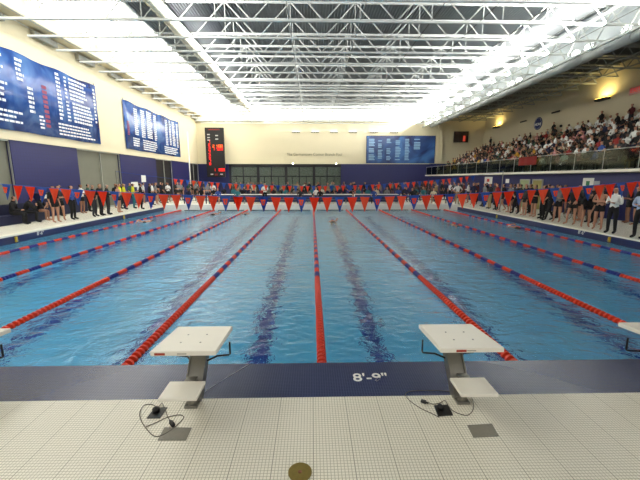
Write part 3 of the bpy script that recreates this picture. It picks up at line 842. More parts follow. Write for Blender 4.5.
def cable(label, pts, r=.0032, plugs=(), zs=None, mt=None):
    P = [onz(x, y, 0) for x, y in pts]; P = [Vector((q.x, q.y, r + .001)) for q in P]
    if zs:
        P = []
        for (x, y), z in zip(pts, zs): P.append(onz(x, y, z))
    # smooth with Catmull-Rom
    Q = []
    for i in range(len(P) - 1):
        p0, p1, p2, p3 = P[max(i - 1, 0)], P[i], P[i + 1], P[min(i + 2, len(P) - 1)]
        for k in range(6):
            s = k / 6
            Q.append(.5 * ((2 * p1) + (-p0 + p2) * s + (2 * p0 - 5 * p1 + 4 * p2 - p3) * s * s + (-p0 + 3 * p1 - 3 * p2 + p3) * s ** 3))
    Q.append(P[-1])
    t = thing('cable', label, 'cable', (0, 0, 0))
    bm = bmesh.new(); tube(bm, Q, r, 6); obj('wire', bm, mt or M_cable, t, smooth=True)
    for (a, b) in plugs:
        pa, pb = onz(*a, .016), onz(*b, .016); d = pb - pa
        bm = bmesh.new(); tube(bm, [pa, pa + d * .3, pa + d * .35, pb - d * .1, pb], [.008, .01, .018, .018, .014], 10); obj('plug', bm, M_black, t, smooth=True)
    return t
c8 = lambda L: [(130 + x / 8, 390 + y / 8) for x, y in L]
cable('looped grey cable lying on the tiles behind the left starting block, with black plug',
      c8([(205, 165), (205, 135), (165, 117), (110, 127), (80, 180), (85, 235), (115, 290), (160, 345), (200, 373), (250, 368), (310, 335), (370, 290), (415, 245), (430, 218), (405, 203), (350, 208), (290, 225), (200, 268), (130, 296)]),
      plugs=(((130 + 318 / 8, 390 + 242 / 8), (130 + 348 / 8, 390 + 285 / 8)),))
cable('short grey cable running from the left floor box to the black plug', c8([(225, 140), (255, 108), (268, 130), (290, 180), (300, 215), (320, 243)]))
cable('thin pale cable running from the left block across the navy band', [(197, 399), (205, 392), (225, 379), (249, 364.5)], mt=mat('pale cable', (185, 190, 200), .5), r=.003)
c6 = lambda L: [(400 + x / 6.4, 385 + y / 6.4) for x, y in L]
cable('looped grey cable behind the right starting block, with black plug',
      c6([(250, 210), (210, 188), (130, 150), (60, 100), (35, 62), (70, 42), (160, 38), (250, 38), (330, 45)]))
cable('grey cable from the black plug to the right floor box and block',
      c6([(180, 112), (210, 125), (255, 118), (285, 100), (300, 120), (330, 160), (375, 185), (430, 196), (462, 170), (470, 130), (462, 92)]),
      plugs=(((400 + 182 / 6.4, 385 + 116 / 6.4), (400 + 135 / 6.4, 385 + 100 / 6.4)),))
# depth marking on the navy band, laid in tiles
p = onz(370.5, 377.7, 0)
tx = text("8'-9\"", .19, M_white, ext=.0015, bold=.002, name='depth_marking'); tx.location = (p.x, p.y, .002)
tag(tx, "white depth marking 8'-9'' set in the navy tile band", 'marking')
bpy.context.view_layer.update(); w_ = onz(388, 377, 0).x - onz(353.5, 377, 0).x; k_ = w_ / tx.dimensions.x; tx.scale = (k_, k_, 1)
# side depth marks
for (px, py, X, rz) in ((40.5, 233.5, PX0 + .016, PI / 2), (581, 236, PX1 - .016, -PI / 2)):
    p = onx(px, py, X)
    tx = text("8'-6\"", .2, M_white, ext=.002, bold=.002, name='depth_marking'); tx.location = (X, p.y, -.14); tx.rotation_euler = (PI / 2, 0, rz)
    tag(tx, 'small white depth figures on the navy tiles of the %s pool side' % ('left' if X < 0 else 'right'), 'marking')
# yellow anchors
for i, (px, py) in enumerate(((16, 237), (124, 216), (609, 241), (497, 213))):
    X = PX0 + .05 if px < 320 else PX1 - .05
    p = onx(px, py, X)
    t = thing('rope_anchor', 'small yellow anchor on the %s pool side, the %s one' % ('left' if px < 320 else 'right', 'nearer' if i in (0, 2) else 'farther'), 'anchor', (X, p.y, WZ + .02), group='yellow anchors on the pool sides')
    obj('block', B(((-.03, -.04, 0), (.03, .04, .2)), bev=.01), M_yellow, t)
    bm = bmesh.new(); tube(bm, [(-.05 if X > 0 else .05, -.03, .05), (-.05 if X > 0 else .05, .03, .05)], .02, 8); obj('hook', bm, M_stain, t)
# touch pads at the far wall and boxes on the end wall
TP = None
for k in range(8):
    x = .12 + 2.5 * (k - 4) + 1.25
    t = thing('touch_pad', 'white touch pad hung on the far pool end, %s from the left' % ordinal(k + 1), 'touch pad', (x, PY1 - .03, WZ), group='touch pads on the far pool end')
    if TP is None:
        TP = (mesh('pad', B(((-1.0, -.02, -.55), (1.0, .01, .26))), M_white), mesh('edge_band', B(((-1.0, -.026, .0), (1.0, -.021, .035))), M_black))
    link('pad', TP[0], t); link('edge_band', TP[1], t)
# far tables with dark cloth
for i, (pa, pb) in enumerate(((214, 262), (264, 312), (314, 352), (354, 398))):
    a = ony(pa, 194, 30.2).x; b = ony(pb, 194, 30.2).x
    t = thing('officials_table', 'long white-topped table behind the far pool end, %s from the left' % ordinal(i + 1), 'table', ((a + b) / 2, 30.2, 0), group='tables behind the far pool end')
    w = (b - a) / 2 - .03
    obj('tabletop', B(((-w, -.35, .71), (w, .35, .76))), M_white, t)
    obj('table_skirt', B(((-w + .02, -.34, .12), (w - .02, -.325, .71))), mat('blue-grey cloth', (52, 60, 92), .8), t)
    for sx in (-1, 1):
        for sy in (-.28, .28): obj('leg', B(((sx * (w - .1) - .02, sy - .02, 0), (sx * (w - .1) + .02, sy + .02, .71))), M_steelg, t)

# ------------------------------------------------------------------ people
def pose(kind):
    J = {}
    def s(n, v): J[n] = Vector(v)
    def up(dx=0, dy=0, dz=0, lean=0.0, piv=.95):
        for k, v in base.items():
            if k in ('pel', 'hipL', 'hipR', 'kneL', 'kneR', 'ankL', 'ankR', 'toeL', 'toeR'): continue
    base = dict(pel=(0, 0, .96), spi=(0, .0, 1.12), che=(0, .01, 1.30), nek=(0, -.005, 1.46), nk2=(0, .01, 1.53), jaw=(0, .035, 1.585), hed=(0, .02, 1.655), crn=(0, .01, 1.72),
        shL=(-.175, 0, 1.42), shR=(.175, 0, 1.42), elL=(-.225, -.03, 1.14), elR=(.225, -.03, 1.14), wrL=(-.23, .05, .90), wrR=(.23, .05, .90),
        haL=(-.225, .075, .83), haR=(.225, .075, .83), fiL=(-.22, .095, .755), fiR=(.22, .095, .755),
        hipL=(-.095, 0, .90), hipR=(.095, 0, .90), kneL=(-.11, .025, .50), kneR=(.11, .025, .50), ankL=(-.12, -.02, .085), ankR=(.12, -.02, .085), toeL=(-.135, .16, .035), toeR=(.135, .16, .035))
    for k, v in base.items(): s(k, v)
    UP = ('spi', 'che', 'nek', 'nk2', 'jaw', 'hed', 'crn', 'shL', 'shR', 'elL', 'elR', 'wrL', 'wrR', 'haL', 'haR', 'fiL', 'fiR')
    def lean(a):
        M = Matrix.Rotation(-a, 3, 'X')
        for k in UP: J[k] = J['pel'] + M @ (J[k] - J['pel'])
    def arm(sd, el, wr, ha, fi):
        J['el' + sd], J['wr' + sd], J['ha' + sd], J['fi' + sd] = Vector(el), Vector(wr), Vector(ha), Vector(fi)
    if kind == 'cross':
        arm('L', (-.25, .03, 1.15), (.02, .21, 1.17), (.1, .2, 1.19), (.17, .17, 1.2)); arm('R', (.25, .03, 1.15), (-.02, .25, 1.14), (-.1, .24, 1.16), (-.17, .2, 1.18))
    elif kind == 'hips':
        arm('L', (-.38, -.06, 1.18), (-.2, .05, 1.0), (-.14, .08, 1.0), (-.1, .12, .97)); arm('R', (.38, -.06, 1.18), (.2, .05, 1.0), (.14, .08, 1.0), (.1, .12, .97))
        J['kneR'] += Vector((.03, .08, 0)); J['ankR'] += Vector((.06, .08, 0)); J['toeR'] += Vector((.1, .08, 0))
    elif kind == 'point':
        arm('R', (.32, .16, 1.36), (.36, .4, 1.42), (.36, .48, 1.44), (.36, .56, 1.45))
    elif kind == 'clip':
        arm('L', (-.24, .02, 1.14), (-.1, .24, 1.16), (-.04, .28, 1.18), (.02, .3, 1.2)); arm('R', (.24, .02, 1.14), (.1, .24, 1.2), (.05, .28, 1.22), (0, .32, 1.24))
    elif kind == 'walk':
        J['kneL'] += Vector((0, .12, .02)); J['ankL'] += Vector((0, .26, .0)); J['toeL'] += Vector((0, .26, .01)); J['kneR'] += Vector((0, -.04, 0)); J['ankR'] += Vector((0, -.24, .05)); J['toeR'] += Vector((0, -.22, 0))
        arm('L', (-.24, -.12, 1.16), (-.23, -.05, .93), (-.22, -.02, .86), (-.21, .01, .79)); arm('R', (.24, .06, 1.15), (.22, .22, .98), (.21, .28, .93), (.2, .33, .88))
    elif kind == 'bend':
        lean(.85); J['hipL'] += Vector((0, -.05, 0)); J['hipR'] += Vector((0, -.05, 0))
        J['kneL'] += Vector((0, .04, 0)); J['kneR'] += Vector((0, .04, 0))
        for sd, q in (('L', -1), ('R', 1)):
            sh = J['sh' + sd]; arm(sd, sh + Vector((q * .06, -.04, -.27)), (q * .13, .22, .66), (q * .12, .2, .58), (q * .11, .17, .52))
    elif kind in ('sit', 'sitk', 'clap', 'sitl'):
        for k in UP + ('pel', 'hipL', 'hipR'): J[k] = J[k] - Vector((0, 0, .42))
        for sd, q in (('L', -1), ('R', 1)):
            J['hip' + sd] = Vector((q * .1, .03, .53)); J['kne' + sd] = Vector((q * .14, .47, .50)); J['ank' + sd] = Vector((q * .13, .44, .085)); J['toe' + sd] = Vector((q * .14, .62, .035))
        if kind == 'sit':
            for sd, q in (('L', -1), ('R', 1)): arm(sd, (q * .23, .06, .74), (q * .14, .3, .64), (q * .1, .37, .62), (q * .06, .43, .61))
        if kind == 'sitl':
            lean(.2)
            for sd, q in (('L', -1), ('R', 1)): arm(sd, (q * .25, .14, .7), (q * .1, .38, .66), (q * .05, .44, .66), (q * .01, .48, .65))
        if kind == 'sitk':
            lean(.5)
            for sd, q in (('L', -1), ('R', 1)): arm(sd, (q * .2, .42, .62), (q * .06, .5, .78), (q * .03, .5, .86), (q * .02, .5, .92))
        if kind == 'clap':
            for sd, q in (('L', -1), ('R', 1)): arm(sd, (q * .26, .14, .82), (q * .09, .34, .98), (q * .04, .38, 1.05), (q * .02, .4, 1.12))
    elif kind == 'swim':
        L = {}
        M = Matrix.Rotation(-PI / 2 + .08, 3, 'X')
        for k in J: J[k] = M @ (J[k] - Vector((0, 0, 1.0)))
        arm('R', (.3, .75, .18), (.26, 1.0, .12), (.25, 1.08, .06), (.24, 1.15, .02)); arm('L', (-.3, .2, -.15), (-.28, .0, -.2), (-.28, -.08, -.2), (-.27, -.15, -.2))
    return J
EDG = [('pel', 'spi'), ('spi', 'che'), ('che', 'nek'), ('nek', 'nk2'), ('nk2', 'jaw'), ('jaw', 'hed'), ('hed', 'crn')]
for q in 'LR': EDG += [('che', 'sh' + q), ('sh' + q, 'el' + q), ('el' + q, 'wr' + q), ('wr' + q, 'ha' + q), ('pel', 'hip' + q), ('hip' + q, 'kne' + q), ('kne' + q, 'ank' + q), ('ank' + q, 'toe' + q)]
RAD = dict(pel=.125, spi=.115, che=.13, nek=.07, nk2=.052, jaw=.07, hed=.092, crn=.07, sh=.066, el=.042, wr=.028, ha=.034, hip=.09, kne=.058, ank=.04, toe=.035)
REG = {('pel', 'spi'): 'torso', ('spi', 'che'): 'torso', ('che', 'nek'): 'torso', ('nek', 'nk2'): 'neck', ('nk2', 'jaw'): 'neck', ('jaw', 'hed'): 'head', ('hed', 'crn'): 'head'}
SLOTS = ['skin', 'hair', 'torso', 'uparm', 'forearm', 'pelvis', 'thigh', 'shin', 'foot']
def skin_body(kind, fingers=True, sub=1):
    J = pose(kind); names = list(J.keys()); 
    bm = bmesh.new(); lay = bm.verts.layers.skin.verify(); V = {}
    def key(n): return n if n in RAD else n[:-1]
    for n in names:
        if n[:2] == 'fi': continue
        V[n] = bm.verts.new(J[n]); r = RAD[key(n)]
        rx, ry = r, r
        V[n][lay].radius = (rx, ry)
    for a, b in EDG: bm.edges.new((V[a], V[b]))
    if fingers:
        for q in 'LR':
            ha, fi, wr = J['ha' + q], J['fi' + q], J['wr' + q]; d = (fi - ha)
            ax = (J['el' + q] - wr).cross(Vector((0, 1, .3))).normalized()
            sd = Vector((0, 1, 0)) if abs(d.normalized().y) < .6 else Vector((1, 0, 0))
            for k in range(4):
                off = sd * (.018 * (k - 1.5)); ln = (.9, 1.05, 1.0, .8)[k]
                m1 = bm.verts.new(ha + off + d * .45 * ln); m2 = bm.verts.new(ha + off * 1.1 + d * ln)
                m1[lay].radius = (.0095, .0095); m2[lay].radius = (.008, .008)
                bm.edges.new((V['ha' + q], m1)); bm.edges.new((m1, m2))
            th = bm.verts.new(wr + (ha - wr) * .4 + sd * .045 + d * .2); th[lay].radius = (.011, .011); bm.edges.new((V['wr' + q], th))
    V['pel'][lay].use_root = True
    me = bpy.data.meshes.new('p'); bm.to_mesh(me); bm.free()
    o = bpy.data.objects.new('p', me); COL.objects.link(o)
    sk = o.modifiers.new('s', 'SKIN'); sk.use_smooth_shade = True; sk.branch_smoothing = .3
    ss = o.modifiers.new('u', 'SUBSURF'); ss.levels = sub; ss.render_levels = sub
    dg = bpy.context.evaluated_depsgraph_get()
    out = bpy.data.meshes.new_from_object(o.evaluated_get(dg))
    bpy.data.objects.remove(o, do_unlink=True)
    # face: nose, ears on the head
    bm = bmesh.new(); bm.from_mesh(out)
    hd, cr = J['hed'], J['crn']; upv = (cr - J['jaw']).normalized(); rt = Vector((1, 0, 0)); fw = upv.cross(rt).normalized()
    if kind != 'swim' and fw.y < 0: fw = -fw
    bmesh.ops.create_cone(bm, cap_ends=True, segments=6, radius1=.016, radius2=.005, depth=.05, matrix=Matrix.Translation(hd + fw * .1 - upv * .01) @ upv.to_track_quat('Z', 'Y').to_matrix().to_4x4())
    for s_ in (-1, 1):
        bmesh.ops.create_uvsphere(bm, u_segments=8, v_segments=6, radius=.022, matrix=Matrix.Translation(hd + rt * s_ * .088 - upv * .005) @ Matrix.Diagonal((.5, .7, 1.2, 1)))
    segs = []
    for a, b in EDG:
        r = REG.get((a, b))
        if r is None:
            k = (a[:2], b[:2])
            r = {('ch', 'sh'): 'torso', ('sh', 'el'): 'uparm', ('el', 'wr'): 'forearm', ('wr', 'ha'): 'skin', ('pe', 'hi'): 'pelvis', ('hi', 'kn'): 'leg', ('kn', 'an'): 'shin', ('an', 'to'): 'foot'}[k]
        segs.append((J[a], J[b], r, a))
    for q in 'LR': segs.append((J['ha' + q], J['fi' + q], 'skin', ''))
    for f in bm.faces:
        c = f.calc_center_median(); best = None
        for a, b, r, an in segs:
            d = b - a; tt = max(0, min(1, (c - a).dot(d) / d.length_squared)); ds = (c - a - d * tt).length
            rad = .1 if r in ('torso', 'pelvis') else (.075 if r in ('head', 'leg') else .04)
            ds -= rad * .8
            if best is None or ds < best[0]: best = (ds, r, tt, an)
        r = best[1]
        if r == 'torso' and best[3] == 'pel' and best[2] < .35: r = 'pelvis'
        if r == 'leg': r = 'pelvis' if best[2] < .45 else 'thigh'
        if r == 'neck': r = 'skin'
        if r == 'head':
            rel = c - hd; r = 'hair' if (rel.dot(upv) > .045 or (rel.dot(fw) < .015 and rel.dot(upv) > -.06)) else 'skin'
            if rel.dot(fw) > .09: r = 'skin'
        if r == 'neck': r = 'skin'
        f.material_index = SLOTS.index(r); f.smooth = True
    res = bpy.data.meshes.new('person_body'); bm.to_mesh(res); bm.free()
    for s_ in SLOTS: res.materials.append(None)
    res['pose'] = kind
    return res
def shell(src, slots, off, name):
    bm = bmesh.new(); bm.from_mesh(src); bm.normal_update()
    idx = {SLOTS.index(s_) for s_ in slots}
    bmesh.ops.delete(bm, geom=[f for f in bm.faces if f.material_index not in idx], context='FACES')
    ns = {v: v.normal.copy() for v in bm.verts}
    for v in bm.verts: v.co += ns[v] * off
    for f in bm.faces: f.material_index = 0
    me = bpy.data.meshes.new(name); bm.to_mesh(me); bm.free(); me.materials.append(None)
    return me
CL = {'black': (16, 16, 19), 'charcoal': (44, 44, 48), 'navy': (24, 28, 58), 'white': (226, 226, 222), 'grey': (120, 120, 122), 'red': (140, 34, 30), 'blue': (50, 78, 150),
      'maroon': (80, 26, 30), 'gold': (200, 150, 45), 'khaki': (150, 130, 95), 'pale blue': (168, 186, 212), 'yellow': (214, 214, 40), 'green': (40, 80, 60), 'pink': (190, 130, 130),
      'teal': (40, 110, 120), 'brown': (70, 50, 36), 'cream': (205, 195, 168)}
CM_ = {k: mat('cloth ' + k, v, .85) for k, v in CL.items()}
SK = [mat('skin fair', (178, 130, 104), .6), mat('skin tan', (150, 104, 80), .6), mat('skin brown', (92, 60, 44), .6)]
HR = {'dark-haired': mat('hair dark', (26, 19, 15), .7), 'brown-haired': mat('hair brown', (70, 45, 28), .7), 'blond': mat('hair blond', (165, 130, 80), .7), 'grey-haired': mat('hair grey', (150, 145, 138), .7)}
HK = ['dark-haired'] * 6 + ['brown-haired'] * 3 + ['blond', 'grey-haired']
BODY = {}
def body(kind, fingers):
    k = (kind, fingers)
    if k not in BODY: BODY[k] = skin_body(kind, fingers, 1)
    return BODY[k]
SH = {}
def shells(kind, sl, tr):
    b = body(kind, True)
    def g(key, slots, off, nm):
        if key not in SH: SH[key] = shell(b, slots, off, nm)
        return SH[key]
    out = {}
    out['hair'] = g((kind, 'h'), ['hair'], .014, 'hair')
    if sl: out['shirt'] = g((kind, sl), ['torso', 'uparm'] + (['forearm'] if sl == 'long' else []), .012, 'shirt')
    out['shorts' if tr == 'shorts' else 'trousers'] = g((kind, 'b' + tr), ['pelvis'] + (['thigh', 'shin'] if tr != 'shorts' else []), .014, 'trousers')
    if tr != 'shorts': out['shoe'] = g((kind, 'f'), ['foot'], .01, 'shoe')
    return out
def setm(o, i, m):
    o.material_slots[i].link = 'OBJECT'; o.material_slots[i].material = m
def project(p):
    v = CM.transposed() @ (Vector(p) - Vector((0, 0, CAM_Z)))
    return 320 + F * v.x / -v.z, 240 - F * v.y / -v.z, -v.z
SPEC = []
def person(label, x, y, z, rz, kind, top, bot, hair='dark-haired', skin=0, sl='short', tr='long', parts=True, group=None, scale=1.0, num=None):
    SPEC.append(dict(label=label, x=x, y=y, z=z, rz=rz, kind=kind, top=top, bot=bot, hair=hair, skin=skin, sl=sl, tr=tr, parts=parts, group=group, scale=scale, num=num))
def slotmats(q):
    skm = SK[q['skin']]; T = CM_[q['top']] if q['top'] else skm; Bt = CM_[q['bot']]; lg = q['tr'] != 'shorts'
    return (skm, HR[q['hair']], T, T if q['top'] else skm, T if q['sl'] == 'long' else skm, Bt, Bt if lg else skm, Bt if lg else skm, CM_['black'] if lg else skm)
def build_person(q, label):
    me = body(q['kind'], q['parts'])
    o = link('person', me, None, (q['x'], q['y'], q['z'])); o.rotation_euler = (0, 0, q['rz']); o.scale = (q['scale'],) * 3
    tag(o, label, 'person', q['group'])
    if q['parts']:
        for i in range(9): setm(o, i, SK[q['skin']])
        for nm, m in shells(q['kind'], q['sl'] if q['top'] else None, q['tr']).items():
            c = link(nm, m, o)
            setm(c, 0, {'hair': HR[q['hair']], 'shirt': CM_.get(q['top']), 'shoe': CM_['black']}.get(nm, CM_[q['bot']]))
    else:
        for i, m in enumerate(slotmats(q)): setm(o, i, m)
def flush_people(limit):
    keep = []
    rank = lambda q: (Vector((q['x'], q['y'], 0)).length)
    for q in sorted(SPEC, key=lambda q: (q['num'] is not None, rank(q))):
        px, py, dz = project((q['x'], q['y'], 1.2 + q['z']))
        if not (-14 < px < 654): continue
        if q['kind'] not in ('sit', 'sitl', 'sitk', 'clap') and q['num'] is not None and any(abs(q['x'] - k['x']) < .52 and abs(q['y'] - k['y']) < .52 and abs(q['z'] - k['z']) < 1 for k in keep): continue
        keep.append(q)
    keep.sort(key=rank)
    named = keep[:limit]; rest = keep[limit:]
    # people with a fixed description always stay individual
    for q in [q for q in rest if q['num'] is None]:
        rest.remove(q); named.append(q)
    cnt = {}
    for q in named:
        if q['num'] is None: build_person(q, q['label'])
        else:
            cnt[q['num']] = cnt.get(q['num'], 0) + 1
            build_person(q, q['label'] % ordinal(cnt[q['num']]))
    if rest:
        bm = bmesh.new(); ml = []
        def mi(m):
            if m not in ml: ml.append(m)
            return ml.index(m)
        for q in rest:
            n0 = len(bm.verts); f0 = len(bm.faces)
            bm.from_mesh(body(q['kind'], False)); bm.verts.ensure_lookup_table(); bm.faces.ensure_lookup_table()
            M = Matrix.Translation((q['x'], q['y'], q['z'])) @ Matrix.Rotation(q['rz'], 4, 'Z') @ Matrix.Scale(q['scale'], 4)
            for v in bm.verts[n0:]: v.co = M @ v.co
            sm = [mi(m) for m in slotmats(q)]
            for f in bm.faces[f0:]: f.material_index = sm[f.material_index]
        me = bpy.data.meshes.new('crowd'); bm.to_mesh(me); bm.free()
        for m in ml: me.materials.append(m)
        o = link('crowd', me); tag(o, 'distant crowd of tiny people at the far ends of the hall and stands', 'crowd', kind='stuff')
    print('PEOPLE', len(named), len(rest))

# --- spectators in the stands
RP = random.Random(21)
TOPC = ['black'] * 14 + ['white'] * 5 + ['charcoal'] * 5 + ['navy', 'grey', 'red', 'blue', 'maroon', 'khaki', 'cream', 'gold', 'pink', 'green']
TOPN = ['black'] * 10 + ['white'] * 11 + ['charcoal'] * 3 + ['navy', 'grey', 'red', 'blue', 'gold', 'cream', 'pink']
nspec = 0
for r in range(NROW):
    x0 = RX + .55 + r * RW; z = BZ + r * RH
    ymin = 17.0 + r * .95; y = FY - 1.0 - (.3 if r % 2 else 0)
    k = 0
    dens = .95 if r < 6 else .6
    while y > ymin:
        y -= RP.uniform(.60, .72)
        if RP.random() > dens or (r == 7 and y > 38) : continue
        if r == 0 and RP.random() < .35: continue
        k += 1; nspec += 1
        near = y < 30
        col = RP.choice(TOPN if near else TOPC); hr = RP.choice(HK)
        kd = RP.choice(['sit', 'sit', 'sitl', 'sitk', 'clap'])
        person('%s spectator in %s, %%s from the right picture edge in row %s of the stands' % (hr, col, ('one', 'two', 'three', 'four', 'five', 'six', 'seven', 'eight')[r]),
               x0 + .02 + .30, y, z + .005, PI / 2 + RP.uniform(-.35, .35), kd, col, RP.choice(['black', 'navy', 'charcoal', 'khaki']), hr, RP.choice([0, 0, 0, 1, 2]),
               RP.choice(['short', 'long']), 'long', False, 'spectators seated in the stands', RP.uniform(.94, 1.04), 'row%d' % r)
# --- a few standing at the back row
for i, (px, py, col) in enumerate(((552, 143, 'black'), (600, 130, 'black'), (630, 124, 'maroon'), (490, 150, 'black'))):
    x = SX - .35; yy = onx(px, py, x).y
    person('spectator in %s standing at the back wall of the stands, %s from the far end' % (col, ordinal((2, 3, 4, 1)[i])),
           x, yy, BZ + 7 * RH + .005, PI / 2, 'cross', col, 'black', 'dark-haired', 0, 'long', 'long', False, 'spectators standing at the back of the stands')

# --- right deck
def deck(px, py): return onz(px, py, 0)
RIGHT = [  # px, feet py, pose, top, bottom, hair, sleeves, trousers, facing, label
 (627, 238.5, 'cross', 'pale blue', 'black', 'dark-haired', 'long', 'long', 1.9, 'man in pale blue shirt and black trousers, arms folded, at the right pool edge'),
 (609, 233.5, 'clip', 'white', 'black', 'grey-haired', 'long', 'long', 2.0, 'man in white shirt and black trousers standing left of the pale blue shirt'),
 (597, 229.5, 'cross', None, 'black', 'brown-haired', None, 'shorts', 2.2, 'bare-chested swimmer in black shorts with folded arms on the right deck'),
 (584.5, 227.0, 'bend', 'black', 'black', 'dark-haired', 'short', 'shorts', 2.6, 'swimmer in black bending forward beside the bare-chested swimmer'),
 (571, 224.5, 'hips', 'black', 'black', 'dark-haired', 'long', 'shorts', 2.0, 'swimmer in black top and bare legs, hands on hips, by the dark cart'),
 (556, 222, 'clip', 'grey', 'black', 'brown-haired', 'short', 'shorts', 2.2, 'swimmer in grey top leaning by the edge right of the arms-folded pair'),
 (549, 220.5, 'walk', 'black', 'black', 'blond', 'short', 'long', 1.4, 'blond person in black striding along the right pool edge'),
 (541.5, 219, 'point', 'black', 'black', 'dark-haired', 'long', 'long', 1.5, 'person in black with one arm stretched over the right pool edge'),
 (533, 217, 'cross', 'black', 'black', 'brown-haired', 'short', 'shorts', 1.7, 'brown-haired swimmer in black with bare legs, in front of the tan door'),
 (524, 215.5, 'relax', 'charcoal', 'black', 'dark-haired', 'long', 'shorts', 1.6, 'person in charcoal top and bare legs in front of the pale green door'),
 (516, 213.7, 'hips', 'black', 'black', 'dark-haired', 'short', 'long', 1.9, 'person in black, hands on hips, left of the pale green door'),
 (509, 212.6, 'clip', 'grey', 'navy', 'brown-haired', 'short', 'shorts', 1.6, 'person in grey top and navy shorts under the small white notice'),
 (502, 211, 'walk', 'black', 'black', 'dark-haired', 'short', 'shorts', 1.4, 'swimmer in black walking near the farther right pool edge'),
 (496, 210, 'relax', 'red', 'black', 'dark-haired', 'short', 'long', 1.6, 'person in red shirt near the farther right pool edge'),
 (489, 208.7, 'cross', 'black', 'khaki', 'brown-haired', 'long', 'long', 1.6, 'person in black top and khaki trousers below the white notice'),
]
for (px, py, kd, tp, bt, hr, sl, tr, fc, lb) in RIGHT:
    p = deck(px, py); p.x = max(p.x, PX1 + .25)
    person(lb, p.x, p.y, .012 if p.x < PX1 + .32 else .001, fc - PI / 2 + PI / 2 - .3 + .3, kd, tp, bt, hr, 0, sl, tr, True)
# second row along the right wall, individually described by neighbour
RB = random.Random(5)
kinds = ['relax', 'cross', 'hips', 'clip', 'relax', 'point', 'walk']
i = 0; y = 15.5
cnt = 0
occupied = [(deck(q[0], q[1]).x, deck(q[0], q[1]).y) for q in RIGHT]
white_at = {3: 'white', 4: 'black'}
while y < 45:
    for row, X in enumerate((13.0, 14.6)):
        xx = X + RB.uniform(-.3, .3); yy = y + RB.uniform(-.2, .2)
        if any(abs(xx - a) < .5 and abs(yy - b) < .6 for a, b in occupied): continue
        cnt += 1; col = RB.choice(['black', 'black', 'black', 'navy', 'charcoal', 'white', 'maroon', 'grey'] if y > 24 else ['black', 'black', 'navy', 'charcoal']); hr = RB.choice(HK); tr = RB.choice(['shorts', 'long', 'long'])
        person('%s person in %s, %%s nearest of those standing back from the right pool edge' % (hr, col), xx, yy, .001, RB.uniform(.6, 2.4), RB.choice(kinds), col, 'black', hr, RB.choice([0, 0, 1]),
               RB.choice(['short', 'long']), tr, y < 26, 'people along the right deck', 1.0, 'right')
    y += RB.uniform(.75, 1.15)
p = onx(555, 185, 14.9)
# cart / wheelchair at (565,212)
p = deck(566, 221)
t = thing('equipment_cart', 'dark wheeled cart with pale wheels among swimmers on the right deck', 'cart', (13.6, p.y + .6, 0))
bm = bmesh.new(); box(bm, (-.3, -.35, .3), (.3, .35, .36)); box(bm, (-.3, .3, .36), (.3, .36, .95)); obj('body', bm, M_black, t)
for sx in (-.34, .34):
    for (yy, rr) in ((.2, .28), (-.28, .12)):
        bm = bmesh.new(); N = 20
        tube(bm, [(sx, yy + rr * math.cos(2 * PI * k / N), rr + .012 + rr * math.sin(2 * PI * k / N)) for k in range(N + 1)], .018, 6, False); obj('wheel', bm, M_grey, t)
        bm = bmesh.new()
        for k in range(6): tube(bm, [(sx, yy, rr), (sx, yy + rr * math.cos(k), rr + .01 + rr * math.sin(k))], .006, 5)
        obj('spokes', bm, M_grey, t)
for s_ in (-.28, .28):
    bm = bmesh.new(); tube(bm, [(s_, .33, .9), (s_, .42, 1.0), (s_, .5, 1.0)], .015, 8); obj('handle', bm, M_black, t)

# --- left deck
LEFT = [
 (14, 229.5, 'sitl', 'black', 'black', 'brown-haired', 'long', 'long', -1.2, 'brown-haired person in black seated at the left picture edge'),
 (26, 227.5, 'sitk', 'black', 'black', 'dark-haired', 'long', 'long', -1.0, 'person in black sitting hunched over a white paper on the left deck'),
 (38, 225.5, 'sitk', 'black', 'black', 'blond', 'short', 'shorts', -1.3, 'blond seated swimmer in black with bare legs on the left deck'),
 (56.5, 222.5, 'relax', 'black', 'black', 'dark-haired', 'short', 'shorts', -1.9, 'bare-legged person in black standing right of the seated swimmers'),
 (62, 220.5, 'cross', 'charcoal', 'black', 'dark-haired', 'short', 'shorts', -2.4, 'person in charcoal top close behind the bare-legged person in black'),
 (74, 219.5, 'clip', 'blue', 'black', 'dark-haired', 'long', 'long', -1.6, 'tall person in blue jacket and black trousers in front of the blue left wall'),
 (95, 216.5, 'hips', 'black', 'charcoal', 'grey-haired', 'short', 'long', -1.7, 'grey-haired man in black before the curtained window, leftmost of three'),
 (102, 215.5, 'cross', 'black', 'black', 'blond', 'short', 'long', -1.4, 'blond man in black before the curtained window, middle of three'),
 (109, 214.6, 'clip', 'black', 'charcoal', 'grey-haired', 'long', 'long', -1.3, 'grey-haired man in black before the curtained window, rightmost of three'),
 (119.5, 212.5, 'cross', None, 'black', 'brown-haired', None, 'shorts', -1.5, 'bare-chested swimmer in black shorts on the left deck'),
 (121, 208.7, 'hips', 'yellow', 'charcoal', 'dark-haired', 'short', 'long', -1.4, 'volunteer in bright yellow shirt on the left deck, left one of three'),
 (125.5, 209.5, 'cross', 'yellow', 'navy', 'blond', 'short', 'long', -1.2, 'blond volunteer in bright yellow shirt on the left deck, middle one of three'),
 (134.5, 208.5, 'clip', 'yellow', 'teal', 'dark-haired', 'short', 'long', -1.2, 'volunteer in bright yellow shirt beside the wide notice, right one of three'),
 (142, 209.5, 'relax', 'black', 'black', 'dark-haired', 'short', 'long', -1.1, 'person in black on the left deck under the tall white notice'),
 (151, 207.5, 'cross', 'black', 'khaki', 'brown-haired', 'short', 'shorts', -1.1, 'brown-haired person in black and khaki at the left pool edge far end'),
]
seats = []
